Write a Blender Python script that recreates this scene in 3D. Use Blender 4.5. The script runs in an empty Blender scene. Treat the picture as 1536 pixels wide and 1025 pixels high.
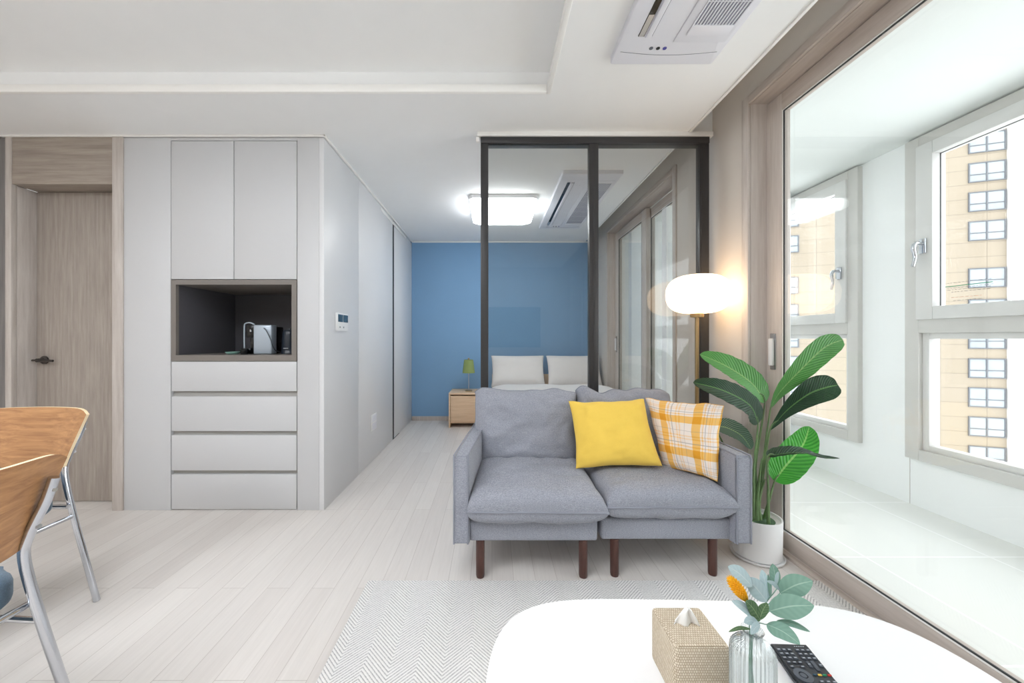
import bpy, bmesh, math, random
from mathutils import Vector, Matrix, noise
random.seed(7)
C = bpy.context.scene.collection
PI = math.pi
F = 560.0; CX = 738.0; CY = 508.0; CH = 1.054
def pt(px, py, Y):
    return Vector(((px-CX)/F*Y, Y, CH-(py-CY)/F*Y))
def lin(c): return tuple((v/12.92 if v <= .04045 else ((v+.055)/1.055)**2.4) for v in c)
def rgb(r, g, b): return lin((r/255., g/255., b/255.))+(1,)

# ------------------------------------------------------------------ materials
def newmat(name):
    m = bpy.data.materials.new(name); m.use_nodes = True
    nt = m.node_tree; b = nt.nodes['Principled BSDF']
    return m, nt, b
def N(nt, t, **kw):
    n = nt.nodes.new(t)
    for k, v in kw.items():
        if k.startswith('i_'): n.inputs[k[2:].replace('_', ' ')].default_value = v
        else: setattr(n, k, v)
    return n
def L(nt, a, b): nt.links.new(a, b)
def ramp(nt, stops, interp='LINEAR'):
    r = nt.nodes.new('ShaderNodeValToRGB'); r.color_ramp.interpolation = interp
    e = r.color_ramp.elements
    e[0].position, e[0].color = stops[0]
    e[1].position, e[1].color = stops[-1]
    for p, c in stops[1:-1]:
        x = e.new(p); x.color = c
    return r
def plain(name, col, rough=.5, metal=0, var=.03, scale=8, bump=0, bscale=200, spec=.5, coat=0):
    m, nt, b = newmat(name)
    tc = N(nt, 'ShaderNodeTexCoord'); no = N(nt, 'ShaderNodeTexNoise'); no.inputs['Scale'].default_value = scale
    no.inputs['Detail'].default_value = 4
    L(nt, tc.outputs['Object'], no.inputs['Vector'])
    lo = tuple(max(0, c*(1-var)) for c in col[:3])+(1,); hi = tuple(min(1, c*(1+var)) for c in col[:3])+(1,)
    r = ramp(nt, [(.3, lo), (.7, hi)]); L(nt, no.outputs['Fac'], r.inputs['Fac']); L(nt, r.outputs['Color'], b.inputs['Base Color'])
    b.inputs['Roughness'].default_value = rough; b.inputs['Metallic'].default_value = metal
    b.inputs['Specular IOR Level'].default_value = spec; b.inputs['Coat Weight'].default_value = coat
    if bump:
        n2 = N(nt, 'ShaderNodeTexNoise'); n2.inputs['Scale'].default_value = bscale; L(nt, tc.outputs['Object'], n2.inputs['Vector'])
        bp = N(nt, 'ShaderNodeBump'); bp.inputs['Strength'].default_value = bump; bp.inputs['Distance'].default_value = .002
        L(nt, n2.outputs['Fac'], bp.inputs['Height']); L(nt, bp.outputs['Normal'], b.inputs['Normal'])
    return m
def wood(name, c1, c2, axis='Z', stretch=14, scale=6, rough=.5, bump=.15, rings=0.0):
    m, nt, b = newmat(name)
    tc = N(nt, 'ShaderNodeTexCoord'); mp = N(nt, 'ShaderNodeMapping'); L(nt, tc.outputs['Object'], mp.inputs['Vector'])
    s = [stretch]*3; s['XYZ'.index(axis)] = 1.0
    mp.inputs['Scale'].default_value = s
    no = N(nt, 'ShaderNodeTexNoise'); no.inputs['Scale'].default_value = scale; no.inputs['Detail'].default_value = 6; no.inputs['Roughness'].default_value = .65
    no.inputs['Distortion'].default_value = rings
    L(nt, mp.outputs['Vector'], no.inputs['Vector'])
    r = ramp(nt, [(.32, c1), (.68, c2)]); L(nt, no.outputs['Fac'], r.inputs['Fac']); L(nt, r.outputs['Color'], b.inputs['Base Color'])
    bp = N(nt, 'ShaderNodeBump'); bp.inputs['Strength'].default_value = bump; bp.inputs['Distance'].default_value = .001
    L(nt, no.outputs['Fac'], bp.inputs['Height']); L(nt, bp.outputs['Normal'], b.inputs['Normal'])
    b.inputs['Roughness'].default_value = rough
    return m
def fabric(name, c, var=.12, rough=.95, sc=420):
    m, nt, b = newmat(name)
    tc = N(nt, 'ShaderNodeTexCoord')
    n1 = N(nt, 'ShaderNodeTexNoise'); n1.inputs['Scale'].default_value = sc; n1.inputs['Detail'].default_value = 3
    mp = N(nt, 'ShaderNodeMapping'); mp.inputs['Scale'].default_value = (1, 1, 4)
    L(nt, tc.outputs['Object'], mp.inputs['Vector']); L(nt, mp.outputs['Vector'], n1.inputs['Vector'])
    lo = tuple(v*(1-var) for v in c[:3])+(1,); hi = tuple(min(1, v*(1+var)) for v in c[:3])+(1,)
    r = ramp(nt, [(.3, lo), (.7, hi)]); L(nt, n1.outputs['Fac'], r.inputs['Fac']); L(nt, r.outputs['Color'], b.inputs['Base Color'])
    n2 = N(nt, 'ShaderNodeTexNoise'); n2.inputs['Scale'].default_value = 9; n2.inputs['Detail'].default_value = 2; L(nt, tc.outputs['Object'], n2.inputs['Vector'])
    b1 = N(nt, 'ShaderNodeBump'); b1.inputs['Strength'].default_value = .35; b1.inputs['Distance'].default_value = .012; L(nt, n2.outputs['Fac'], b1.inputs['Height'])
    b2 = N(nt, 'ShaderNodeBump'); b2.inputs['Strength'].default_value = .3; b2.inputs['Distance'].default_value = .001; L(nt, n1.outputs['Fac'], b2.inputs['Height'])
    L(nt, b1.outputs['Normal'], b2.inputs['Normal']); L(nt, b2.outputs['Normal'], b.inputs['Normal'])
    b.inputs['Roughness'].default_value = rough; b.inputs['Sheen Weight'].default_value = .15; b.inputs['Specular IOR Level'].default_value = .2
    return m
def emit(name, col, strength):
    m, nt, b = newmat(name)
    b.inputs['Base Color'].default_value = (.9, .9, .9, 1)
    b.inputs['Emission Color'].default_value = col; b.inputs['Emission Strength'].default_value = strength
    return m
def pane(name, tint=(.985, .99, .988, 1), refl0=.04, power=5, rough=0.0, refl_add=0.0):
    m = bpy.data.materials.new(name); m.use_nodes = True; nt = m.node_tree; nt.nodes.clear()
    out = N(nt, 'ShaderNodeOutputMaterial'); mx = N(nt, 'ShaderNodeMixShader'); tr = N(nt, 'ShaderNodeBsdfTransparent'); gl = N(nt, 'ShaderNodeBsdfGlossy')
    tr.inputs['Color'].default_value = tint; gl.inputs['Roughness'].default_value = rough; gl.inputs['Color'].default_value = (.96, .97, .97, 1)
    lw = N(nt, 'ShaderNodeLayerWeight'); lw.inputs['Blend'].default_value = .5
    pw = N(nt, 'ShaderNodeMath', operation='POWER'); pw.inputs[1].default_value = power
    ml = N(nt, 'ShaderNodeMath', operation='MULTIPLY_ADD'); ml.inputs[1].default_value = 1-refl0-refl_add; ml.inputs[2].default_value = refl0+refl_add
    L(nt, lw.outputs['Facing'], pw.inputs[0]); L(nt, pw.outputs[0], ml.inputs[0]); L(nt, ml.outputs[0], mx.inputs['Fac'])
    L(nt, tr.outputs[0], mx.inputs[1]); L(nt, gl.outputs[0], mx.inputs[2]); L(nt, mx.outputs[0], out.inputs['Surface'])
    return m

M = {}
M['ceiling'] = plain('ceiling paint', rgb(239, 240, 240), .9, var=.006, bump=.05)
M['trimwhite'] = plain('white moulding', rgb(244, 243, 240), .5, var=.006)
M['cabinet'] = plain('warm grey lacquer', rgb(199, 200, 202), .45, var=.008, scale=2)
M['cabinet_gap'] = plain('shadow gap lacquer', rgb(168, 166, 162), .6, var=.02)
M['panelwall'] = plain('pale grey wall panel', rgb(216, 217, 219), .4, var=.008, scale=2)
M['darkgap'] = plain('black groove', rgb(28, 30, 33), .5, var=.02)
M['niche'] = plain('taupe niche laminate', rgb(122, 116, 111), .5, var=.02)
M['niche_in'] = plain('charcoal niche laminate', rgb(84, 83, 88), .6, var=.02)
M['wallpaper'] = plain('beige grey wallpaper', rgb(212, 205, 197), .85, var=.01, bump=.1, bscale=120)
M['white_wall'] = plain('white balcony paint', rgb(243, 245, 245), .7, var=.004)
M['blue'] = plain('blue wall paint', rgb(124, 163, 199), .8, var=.015, scale=3)
M['greywood'] = wood('grey ash laminate', rgb(146, 136, 128), rgb(172, 163, 154), 'Z', 16, 3.2, .55)
M['greywood_h'] = wood('grey ash laminate horizontal', rgb(140, 129, 120), rgb(168, 157, 146), 'X', 16, 3.2, .55)
M['greywood_l'] = wood('pale grey ash laminate', rgb(176, 167, 160), rgb(199, 192, 186), 'Z', 16, 3.2, .55)
M['darkwood'] = wood('dark grey ash laminate', rgb(104, 101, 100), rgb(128, 124, 122), 'Z', 16, 3.2, .55)
M['frame_y'] = wood('taupe laminate profile', rgb(186, 174, 165), rgb(204, 194, 186), 'Y', 18, 3.5, .5)
M['frame_z'] = wood('taupe laminate profile upright', rgb(198, 188, 180), rgb(214, 206, 199), 'Z', 18, 3.5, .5)
M['upvc'] = plain('pale grey window profile', rgb(208, 206, 202), .4, var=.006)
M['sash'] = plain('light grey window sash', rgb(219, 218, 216), .4, var=.006)
M['seal'] = plain('black rubber seal', rgb(40, 42, 44), .6)
M['whiteplastic'] = plain('white plastic', rgb(238, 239, 240), .35, var=.005)
M['acplastic'] = plain('cool white plastic', rgb(226, 227, 234), .4, var=.005)
M['chrome'] = plain('chrome', (.58, .60, .64, 1), .14, 1, var=.01)
M['steel'] = plain('brushed steel', (.62, .64, .66, 1), .3, 1, var=.03)
M['gunmetal'] = plain('dark handle metal', rgb(92, 88, 86), .35, 1)
M['blackframe'] = plain('anthracite aluminium', rgb(62, 61, 62), .4, .3, var=.02)
M['brass'] = plain('aged brass', rgb(170, 145, 105), .35, .9, var=.03)
M['sofa'] = fabric('blue grey woven upholstery', rgb(150, 153, 163), .30, sc=190)
M['sofapipe'] = fabric('blue grey piping', rgb(140, 143, 153), .08)
M['sofaleg'] = wood('dark walnut leg', rgb(62, 38, 33), rgb(88, 56, 48), 'Z', 10, 6, .35)
M['yellow'] = fabric('mustard cotton', rgb(238, 202, 92), .04, sc=300)
M['bedding'] = fabric('white cotton bedding', rgb(238, 234, 232), .02, sc=200)
M['oak'] = wood('pale oak', rgb(212, 180, 146), rgb(229, 200, 168), 'X', 12, 4, .5)
M['chairply'] = wood('honey ash plywood', rgb(150, 104, 68), rgb(194, 146, 100), 'X', 20, 3.2, .4, rings=.5)
M['plyedge'] = plain('pale ply edge', rgb(238, 218, 180), .5, var=.03, scale=60)
M['seatblue'] = fabric('slate blue wool', rgb(88, 106, 122), .25, sc=260)
M['tabletop'] = plain('white lacquered table', rgb(245, 246, 248), .3, var=.003, coat=.2)
M['pot'] = plain('white ceramic', rgb(236, 236, 236), .35, var=.006)
M['soil'] = plain('green felt soil cover', rgb(84, 112, 84), .95, var=.15, scale=80, bump=.6)
M['stem'] = plain('green stem', rgb(104, 132, 84), .5, var=.3, scale=18)
M['glassvase'] = None
M['blackplastic'] = plain('charcoal plastic', rgb(52, 56, 62), .45, var=.03)
M['button'] = plain('dark grey rubber key', rgb(84, 90, 100), .5)
M['keymark'] = plain('pale key print', rgb(190, 198, 206), .5)
M['tissue'] = plain('white tissue paper', rgb(240, 240, 238), .9, var=.01)
M['sage_shade'] = plain('olive green lamp shade', rgb(134, 152, 92), .7, var=.03)
M['kettle'] = plain('dark navy kettle enamel', rgb(34, 42, 52), .3, var=.05)
M['teal'] = plain('pale teal glaze', rgb(140, 180, 170), .4)
M['black'] = plain('gloss black', rgb(14, 15, 17), .25)
M['silver'] = plain('pale silver panel', rgb(178, 190, 202), .3, .35, var=.01)
M['lcd'] = plain('dark display', rgb(60, 86, 104), .2)
M['ledblue'] = plain('blue indicator', rgb(70, 70, 150), .3)
M['tv'] = plain('dark television screen', rgb(18, 19, 22), .2)
M['beigefacade'] = None
M['whitepier'] = plain('white rendered concrete', rgb(200, 200, 200), .8, var=.01)
M['winframe'] = plain('grey window frame', rgb(84, 86, 90), .6)
M['winglass'] = plain('pale reflecting window pane', rgb(136, 142, 146), .2, var=.15, scale=.4)
M['green'] = plain('green print', rgb(50, 150, 110), .5)
M['reddish'] = plain('orange print', rgb(214, 150, 120), .5)
M['glass'] = pane('clear window glass', refl0=.028)
M['partglass_f'] = pane('grey reflective partition glass', tint=(.80, .80, .79, 1), refl0=.055, power=5, rough=.02)
M['partglass_b'] = pane('partition glass rear face', tint=(.93, .94, .93, 1), refl0=.0, power=6, rough=.02)
M['lampglow'] = emit('warm opal glass glow', (1, .70, .42, 1), 3.0)
M['panelglow'] = emit('cool diffuser glow', (.92, .955, 1, 1), 6.0)
M['bedglow'] = emit('bedroom diffuser glow', (.93, .97, 1, 1), 8.0)

def mat_vase():
    m, nt, b = newmat('clear ribbed glass')
    b.inputs['Base Color'].default_value = (.97, .985, .985, 1); b.inputs['Transmission Weight'].default_value = 1
    b.inputs['Roughness'].default_value = .02; b.inputs['IOR'].default_value = 1.42
    return m
M['glassvase'] = pane('clear ribbed glass', tint=(.93, .955, .955, 1), refl0=.04, power=2.2, rough=.01)
def _rib():
    nt = M['glassvase'].node_tree; tr = [n for n in nt.nodes if n.type == 'BSDF_TRANSPARENT'][0]; lw = [n for n in nt.nodes if n.type == 'LAYER_WEIGHT'][0]
    r = ramp(nt, [(0, (.97, .98, .98, 1)), (.35, (.93, .95, .95, 1)), (.6, (.66, .70, .71, 1)), (1, (.40, .44, .46, 1))]); L(nt, lw.outputs['Facing'], r.inputs['Fac']); L(nt, r.outputs['Color'], tr.inputs['Color'])
_rib()

def mat_floor():
    m, nt, b = newmat('whitewashed oak planks')
    tc = N(nt, 'ShaderNodeTexCoord'); mp = N(nt, 'ShaderNodeMapping'); mp.inputs['Rotation'].default_value = (0, 0, PI/2)
    L(nt, tc.outputs['Object'], mp.inputs['Vector'])
    br = N(nt, 'ShaderNodeTexBrick'); br.offset = .37; br.offset_frequency = 2
    br.inputs['Scale'].default_value = 1; br.inputs['Brick Width'].default_value = 1.15; br.inputs['Row Height'].default_value = .095
    br.inputs['Mortar Size'].default_value = .0011; br.inputs['Mortar Smooth'].default_value = .2; br.inputs['Bias'].default_value = 0
    br.inputs['Color1'].default_value = rgb(216, 210, 205); br.inputs['Color2'].default_value = rgb(224, 219, 214); br.inputs['Mortar'].default_value = rgb(192, 184, 178)
    L(nt, mp.outputs['Vector'], br.inputs['Vector'])
    m2 = N(nt, 'ShaderNodeMapping'); m2.inputs['Scale'].default_value = (26, 1.2, 1); L(nt, tc.outputs['Object'], m2.inputs['Vector'])
    no = N(nt, 'ShaderNodeTexNoise'); no.inputs['Scale'].default_value = 3; no.inputs['Detail'].default_value = 6; no.inputs['Roughness'].default_value = .7
    L(nt, m2.outputs['Vector'], no.inputs['Vector'])
    r = ramp(nt, [(.3, (.90, .895, .89, 1)), (.7, (1, 1, 1, 1))]); L(nt, no.outputs['Fac'], r.inputs['Fac'])
    mx = N(nt, 'ShaderNodeMix', data_type='RGBA', blend_type='MULTIPLY'); mx.inputs['Factor'].default_value = 1
    L(nt, br.outputs['Color'], mx.inputs['A']); L(nt, r.outputs['Color'], mx.inputs['B']); L(nt, mx.outputs['Result'], b.inputs['Base Color'])
    b.inputs['Roughness'].default_value = .42; b.inputs['Specular IOR Level'].default_value = .4
    bp = N(nt, 'ShaderNodeBump'); bp.inputs['Strength'].default_value = .25; bp.inputs['Distance'].default_value = .001; bp.invert = True
    L(nt, br.outputs['Fac'], bp.inputs['Height']); L(nt, bp.outputs['Normal'], b.inputs['Normal'])
    return m
M['floor'] = mat_floor()
def mat_tile(name, col, line, w, h, rough=.3, mortar=.003, rot=(0, 0, 0), off=0):
    m, nt, b = newmat(name)
    tc = N(nt, 'ShaderNodeTexCoord'); mp = N(nt, 'ShaderNodeMapping'); mp.inputs['Rotation'].default_value = rot
    L(nt, tc.outputs['Object'], mp.inputs['Vector'])
    br = N(nt, 'ShaderNodeTexBrick'); br.offset = off
    br.inputs['Scale'].default_value = 1; br.inputs['Brick Width'].default_value = w; br.inputs['Row Height'].default_value = h; br.inputs['Mortar Size'].default_value = mortar
    br.inputs['Color1'].default_value = col; br.inputs['Color2'].default_value = tuple(c*.97 for c in col[:3])+(1,); br.inputs['Mortar'].default_value = line
    L(nt, mp.outputs['Vector'], br.inputs['Vector']); L(nt, br.outputs['Color'], b.inputs['Base Color'])
    b.inputs['Roughness'].default_value = rough
    return m
M['tile'] = mat_tile('cream balcony tile', rgb(236, 237, 233), rgb(248, 248, 247), .6, .6, .25, .005)
M['beigefacade'] = mat_tile('beige clad facade', rgb(134, 123, 107), rgb(112, 102, 88), 3.4, 1.45, .8, .03, (PI/2, 0, 0))

def mat_rug():
    m, nt, b = newmat('herringbone woven rug')
    tc = N(nt, 'ShaderNodeTexCoord'); sp = N(nt, 'ShaderNodeSeparateXYZ'); L(nt, tc.outputs['Object'], sp.inputs[0])
    def mth(op, a, bb=None, c=None):
        n = N(nt, 'ShaderNodeMath', operation=op)
        for i, v in enumerate((a, bb, c)):
            if v is None: continue
            if isinstance(v, (int, float)): n.inputs[i].default_value = v
            else: L(nt, v, n.inputs[i])
        return n.outputs[0]
    tri = mth('PINGPONG', sp.outputs['X'], .085)
    ph = mth('MULTIPLY', mth('ADD', sp.outputs['Y'], mth('MULTIPLY', tri, 1.0)), 1/.0135)
    s = mth('SINE', mth('MULTIPLY', ph, 2*PI))
    no = N(nt, 'ShaderNodeTexNoise'); no.inputs['Scale'].default_value = 260; L(nt, tc.outputs['Object'], no.inputs['Vector'])
    v = mth('ADD', mth('MULTIPLY_ADD', s, .32, .5), mth('MULTIPLY_ADD', no.outputs['Fac'], .6, -.3))
    r = ramp(nt, [(.12, rgb(166, 165, 165)), (.5, rgb(234, 232, 230))]); L(nt, v, r.inputs['Fac']); L(nt, r.outputs['Color'], b.inputs['Base Color'])
    bp = N(nt, 'ShaderNodeBump'); bp.inputs['Strength'].default_value = .4; bp.inputs['Distance'].default_value = .003; L(nt, v, bp.inputs['Height']); L(nt, bp.outputs['Normal'], b.inputs['Normal'])
    b.inputs['Roughness'].default_value = 1; b.inputs['Specular IOR Level'].default_value = .1
    return m
M['rug'] = mat_rug()
def mat_plaid():
    m, nt, b = newmat('yellow and white plaid')
    uv = N(nt, 'ShaderNodeUVMap'); sp = N(nt, 'ShaderNodeSeparateXYZ'); L(nt, uv.outputs[0], sp.inputs[0])
    W = (1, 1, 1, 1)
    def stripes(o, k, off):
        a = N(nt, 'ShaderNodeMath', operation='MULTIPLY_ADD'); a.inputs[1].default_value = k; a.inputs[2].default_value = off; L(nt, o, a.inputs[0])
        f = N(nt, 'ShaderNodeMath', operation='FRACT'); L(nt, a.outputs[0], f.inputs[0])
        r = ramp(nt, [(0, (0, 0, 0, 1)), (.10, (.95, .95, .95, 1)), (.34, (.1, .1, .1, 1)), (.40, (.6, .6, .6, 1)), (.44, (0, 0, 0, 1)), (.62, (.45, .45, .45, 1)), (.66, (0, 0, 0, 1)), (.70, (.45, .45, .45, 1)), (.74, (0, 0, 0, 1))], 'CONSTANT')
        L(nt, f.outputs[0], r.inputs['Fac'])
        g = ramp(nt, [(0, (0, 0, 0, 1)), (.50, (1, 1, 1, 1)), (.525, (0, 0, 0, 1)), (.86, (1, 1, 1, 1)), (.875, (0, 0, 0, 1))], 'CONSTANT')
        L(nt, f.outputs[0], g.inputs['Fac'])
        return r.outputs['Color'], g.outputs['Color']
    y1, g1 = stripes(sp.outputs['X'], 3.1, .15); y2, g2 = stripes(sp.outputs['Y'], 3.2, .05)
    ad = N(nt, 'ShaderNodeMath', operation='ADD'); L(nt, y1, ad.inputs[0]); L(nt, y2, ad.inputs[1])
    r = ramp(nt, [(0, rgb(238, 228, 220)), (.5, rgb(240, 190, 104)), (1, rgb(228, 158, 44))])
    h = N(nt, 'ShaderNodeMath', operation='MULTIPLY'); h.inputs[1].default_value = .5; L(nt, ad.outputs[0], h.inputs[0]); L(nt, h.outputs[0], r.inputs['Fac'])
    ga = N(nt, 'ShaderNodeMath', operation='MAXIMUM'); L(nt, g1, ga.inputs[0]); L(nt, g2, ga.inputs[1])
    gm = N(nt, 'ShaderNodeMath', operation='MULTIPLY'); gm.inputs[1].default_value = .5; L(nt, ga.outputs[0], gm.inputs[0])
    mx = N(nt, 'ShaderNodeMix', data_type='RGBA'); L(nt, gm.outputs[0], mx.inputs['Factor']); L(nt, r.outputs['Color'], mx.inputs['A']); mx.inputs['B'].default_value = rgb(132, 128, 130)
    L(nt, mx.outputs['Result'], b.inputs['Base Color']); b.inputs['Roughness'].default_value = .95; b.inputs['Specular IOR Level'].default_value = .15
    return m
M['plaid'] = mat_plaid()
def mat_leaf(name, dark, light, vein, freq=26, amt=.5, rough=.35):
    m, nt, b = newmat(name)
    uv = N(nt, 'ShaderNodeUVMap'); sp = N(nt, 'ShaderNodeSeparateXYZ'); L(nt, uv.outputs[0], sp.inputs[0])
    def mth(op, a, bb=None, c=None):
        n = N(nt, 'ShaderNodeMath', operation=op)
        for i, v in enumerate((a, bb, c)):
            if v is None: continue
            if isinstance(v, (int, float)): n.inputs[i].default_value = v
            else: L(nt, v, n.inputs[i])
        return n.outputs[0]
    a = mth('ABSOLUTE', mth('SUBTRACT', sp.outputs['X'], .5))
    s = mth('SINE', mth('MULTIPLY', mth('SUBTRACT', sp.outputs['Y'], mth('MULTIPLY', a, .35)), 2*PI*freq))
    r = ramp(nt, [(0, dark), (1, light)]); L(nt, mth('MULTIPLY_ADD', s, .5, .5), r.inputs['Fac'])
    md = mth('LESS_THAN', a, .028)
    mx = N(nt, 'ShaderNodeMix', data_type='RGBA'); L(nt, md, mx.inputs['Factor']); L(nt, r.outputs['Color'], mx.inputs['A']); mx.inputs['B'].default_value = vein
    L(nt, mx.outputs['Result'], b.inputs['Base Color']); b.inputs['Roughness'].default_value = rough
    b.inputs['Subsurface Weight'].default_value = 0
    bp = N(nt, 'ShaderNodeBump'); bp.inputs['Strength'].default_value = amt; bp.inputs['Distance'].default_value = .002; L(nt, s, bp.inputs['Height']); L(nt, bp.outputs['Normal'], b.inputs['Normal'])
    # translucency
    out = nt.nodes['Material Output']; tl = N(nt, 'ShaderNodeBsdfTranslucent'); L(nt, mx.outputs['Result'], tl.inputs['Color'])
    ms = N(nt, 'ShaderNodeMixShader'); ms.inputs[0].default_value = .3; L(nt, b.outputs[0], ms.inputs[1]); L(nt, tl.outputs[0], ms.inputs[2]); L(nt, ms.outputs[0], out.inputs['Surface'])
    return m
M['leaf_mid'] = mat_leaf('glossy mid green leaf', rgb(80, 148, 70), rgb(112, 180, 96), rgb(150, 196, 120))
M['leaf_dark'] = mat_leaf('glossy dark green leaf', rgb(16, 50, 28), rgb(36, 80, 44), rgb(92, 140, 74), rough=.45)
M['leaf_bright'] = mat_leaf('fresh bright green leaf', rgb(48, 156, 40), rgb(86, 190, 64), rgb(150, 214, 110), 20, .3)
M['leaf_pale'] = mat_leaf('pale striped leaf', rgb(62, 100, 82), rgb(140, 170, 150), rgb(170, 200, 150), 22)
M['sage'] = mat_leaf('sage green felted leaf', rgb(136, 172, 156), rgb(142, 178, 162), rgb(176, 204, 190), 7, .05, .9)
M['sage_pale'] = mat_leaf('pale blue grey felted leaf', rgb(190, 210, 214), rgb(196, 215, 219), rgb(214, 226, 228), 7, .05, .9)
M['sage_dark'] = mat_leaf('deep sage leaf', rgb(96, 128, 92), rgb(116, 146, 106), rgb(160, 184, 140), 7, .15, .9)
M['petal'] = plain('orange yellow petal', rgb(252, 190, 34), .8, var=.2, scale=300)
def mat_weave():
    m, nt, b = newmat('knitted jute')
    tc = N(nt, 'ShaderNodeTexCoord')
    br = N(nt, 'ShaderNodeTexBrick'); br.inputs['Scale'].default_value = 1; br.inputs['Brick Width'].default_value = .0048; br.inputs['Row Height'].default_value = .0052
    br.inputs['Mortar Size'].default_value = .0006; br.inputs['Mortar Smooth'].default_value = .8
    br.inputs['Color1'].default_value = rgb(226, 213, 192); br.inputs['Color2'].default_value = rgb(212, 196, 172); br.inputs['Mortar'].default_value = rgb(160, 140, 114)
    uv = N(nt, 'ShaderNodeUVMap'); L(nt, uv.outputs[0], br.inputs['Vector'])
    L(nt, br.outputs['Color'], b.inputs['Base Color'])
    bp = N(nt, 'ShaderNodeBump'); bp.inputs['Strength'].default_value = .9; bp.inputs['Distance'].default_value = .002; bp.invert = True
    L(nt, br.outputs['Fac'], bp.inputs['Height']); L(nt, bp.outputs['Normal'], b.inputs['Normal']); b.inputs['Roughness'].default_value = .95
    return m
M['weave'] = mat_weave()

# ------------------------------------------------------------------ mesh helpers
def bx(bm, x0, x1, y0, y1, z0, z1, bev=0, mi=0, seg=2):
    x0, x1 = min(x0, x1), max(x0, x1); y0, y1 = min(y0, y1), max(y0, y1); z0, z1 = min(z0, z1), max(z0, z1)
    vs = [bm.verts.new((x, y, z)) for x in (x0, x1) for y in (y0, y1) for z in (z0, z1)]
    fs = [(0, 1, 3, 2), (4, 6, 7, 5), (0, 4, 5, 1), (2, 3, 7, 6), (0, 2, 6, 4), (1, 5, 7, 3)]
    faces = [bm.faces.new([vs[i] for i in f]) for f in fs]
    for f in faces: f.material_index = mi
    if bev:
        es = list({e for f in faces for e in f.edges})
        r = bmesh.ops.bevel(bm, geom=es, offset=bev, segments=seg, affect='EDGES', profile=.5)
        for f in r['faces']: f.material_index = mi
    return faces
def tube(bm, pts, rad, seg=12, caps=True, smooth_pts=0, mi=0):
    pts = [Vector(p) for p in pts]
    if smooth_pts: 
        if not isinstance(rad, (list, tuple)): rad = [rad]*len(pts)
        pts, rad = crom(pts, smooth_pts, rad)
    if not isinstance(rad, (list, tuple)): rad = [rad]*len(pts)
    rings = []; prev = None
    for i, p in enumerate(pts):
        d = (pts[min(i+1, len(pts)-1)]-pts[max(i-1, 0)]).normalized()
        if prev is None:
            a = Vector((0, 0, 1)) if abs(d.z) < .9 else Vector((1, 0, 0)); u = d.cross(a).normalized()
        else: u = (prev-d*prev.dot(d)).normalized()
        prev = u; w = d.cross(u)
        rings.append([bm.verts.new(p+(u*math.cos(t)+w*math.sin(t))*rad[i]) for t in (2*PI*k/seg for k in range(seg))])
    for a, b in zip(rings, rings[1:]):
        for k in range(seg):
            f = bm.faces.new((a[k], a[(k+1) % seg], b[(k+1) % seg], b[k])); f.material_index = mi
    if caps:
        f = bm.faces.new(rings[0][::-1]); f.material_index = mi; f = bm.faces.new(rings[-1]); f.material_index = mi
def crom(p, n, r=None):
    out = []; ro = []
    for i in range(len(p)-1):
        a = p[max(i-1, 0)]; b = p[i]; c = p[i+1]; d = p[min(i+2, len(p)-1)]
        for k in range(n):
            t = k/n
            out.append(.5*((2*b)+(c-a)*t+(2*a-5*b+4*c-d)*t*t+(3*b-a-3*c+d)*t**3))
            if r: ro.append(r[i]*(1-t)+r[i+1]*t)
    out.append(p[-1].copy())
    if r: ro.append(r[-1]); return out, ro
    return out
def lathe(bm, prof, c=(0, 0, 0), seg=40, ribs=0, amp=0, mi=0, axis='Z'):
    rings = []
    for (r, z) in prof:
        if r < 1e-6:
            rings.append([bm.verts.new((c[0], c[1], c[2]+z))]); continue
        ring = []
        for k in range(seg):
            t = 2*PI*k/seg; rr = r*(1+amp*math.cos(ribs*t)) if ribs else r
            ring.append(bm.verts.new((c[0]+rr*math.cos(t), c[1]+rr*math.sin(t), c[2]+z)))
        rings.append(ring)
    for a, b in zip(rings, rings[1:]):
        if len(a) == 1 and len(b) == 1: continue
        for k in range(seg):
            if len(a) == 1: f = bm.faces.new((a[0], b[(k+1) % seg], b[k]))
            elif len(b) == 1: f = bm.faces.new((a[k], a[(k+1) % seg], b[0]))
            else: f = bm.faces.new((a[k], a[(k+1) % seg], b[(k+1) % seg], b[k]))
            f.material_index = mi
def prism(bm, poly, z0, z1, bev=0, axis='Z', mi=0):
    def mp(x, y, z):
        return {'Z': (x, y, z), 'X': (z, x, y), 'Y': (x, z, y)}[axis]
    a = [bm.verts.new(mp(x, y, z0)) for x, y in poly]; b = [bm.verts.new(mp(x, y, z1)) for x, y in poly]
    n = len(poly); fs = [bm.faces.new(a[::-1]), bm.faces.new(b)]
    for k in range(n): fs.append(bm.faces.new((a[k], a[(k+1) % n], b[(k+1) % n], b[k])))
    for f in fs: f.material_index = mi
    if bev:
        es = list(set(fs[0].edges) | set(fs[1].edges))
        bmesh.ops.bevel(bm, geom=es, offset=bev, segments=3, affect='EDGES', profile=.5)
def rrect(x0, x1, y0, y1, r, n=6):
    out = []
    for (cx, cy, a0) in ((x1-r, y1-r, 0), (x0+r, y1-r, 90), (x0+r, y0+r, 180), (x1-r, y0+r, 270)):
        for k in range(n+1):
            a = math.radians(a0+90*k/n); out.append((cx+r*math.cos(a), cy+r*math.sin(a)))
    return out
def B(): return bmesh.new()
def wloc(p):
    v = Vector((0, 0, 0))
    while p is not None: v += p.location; p = p.parent
    return v
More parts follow.
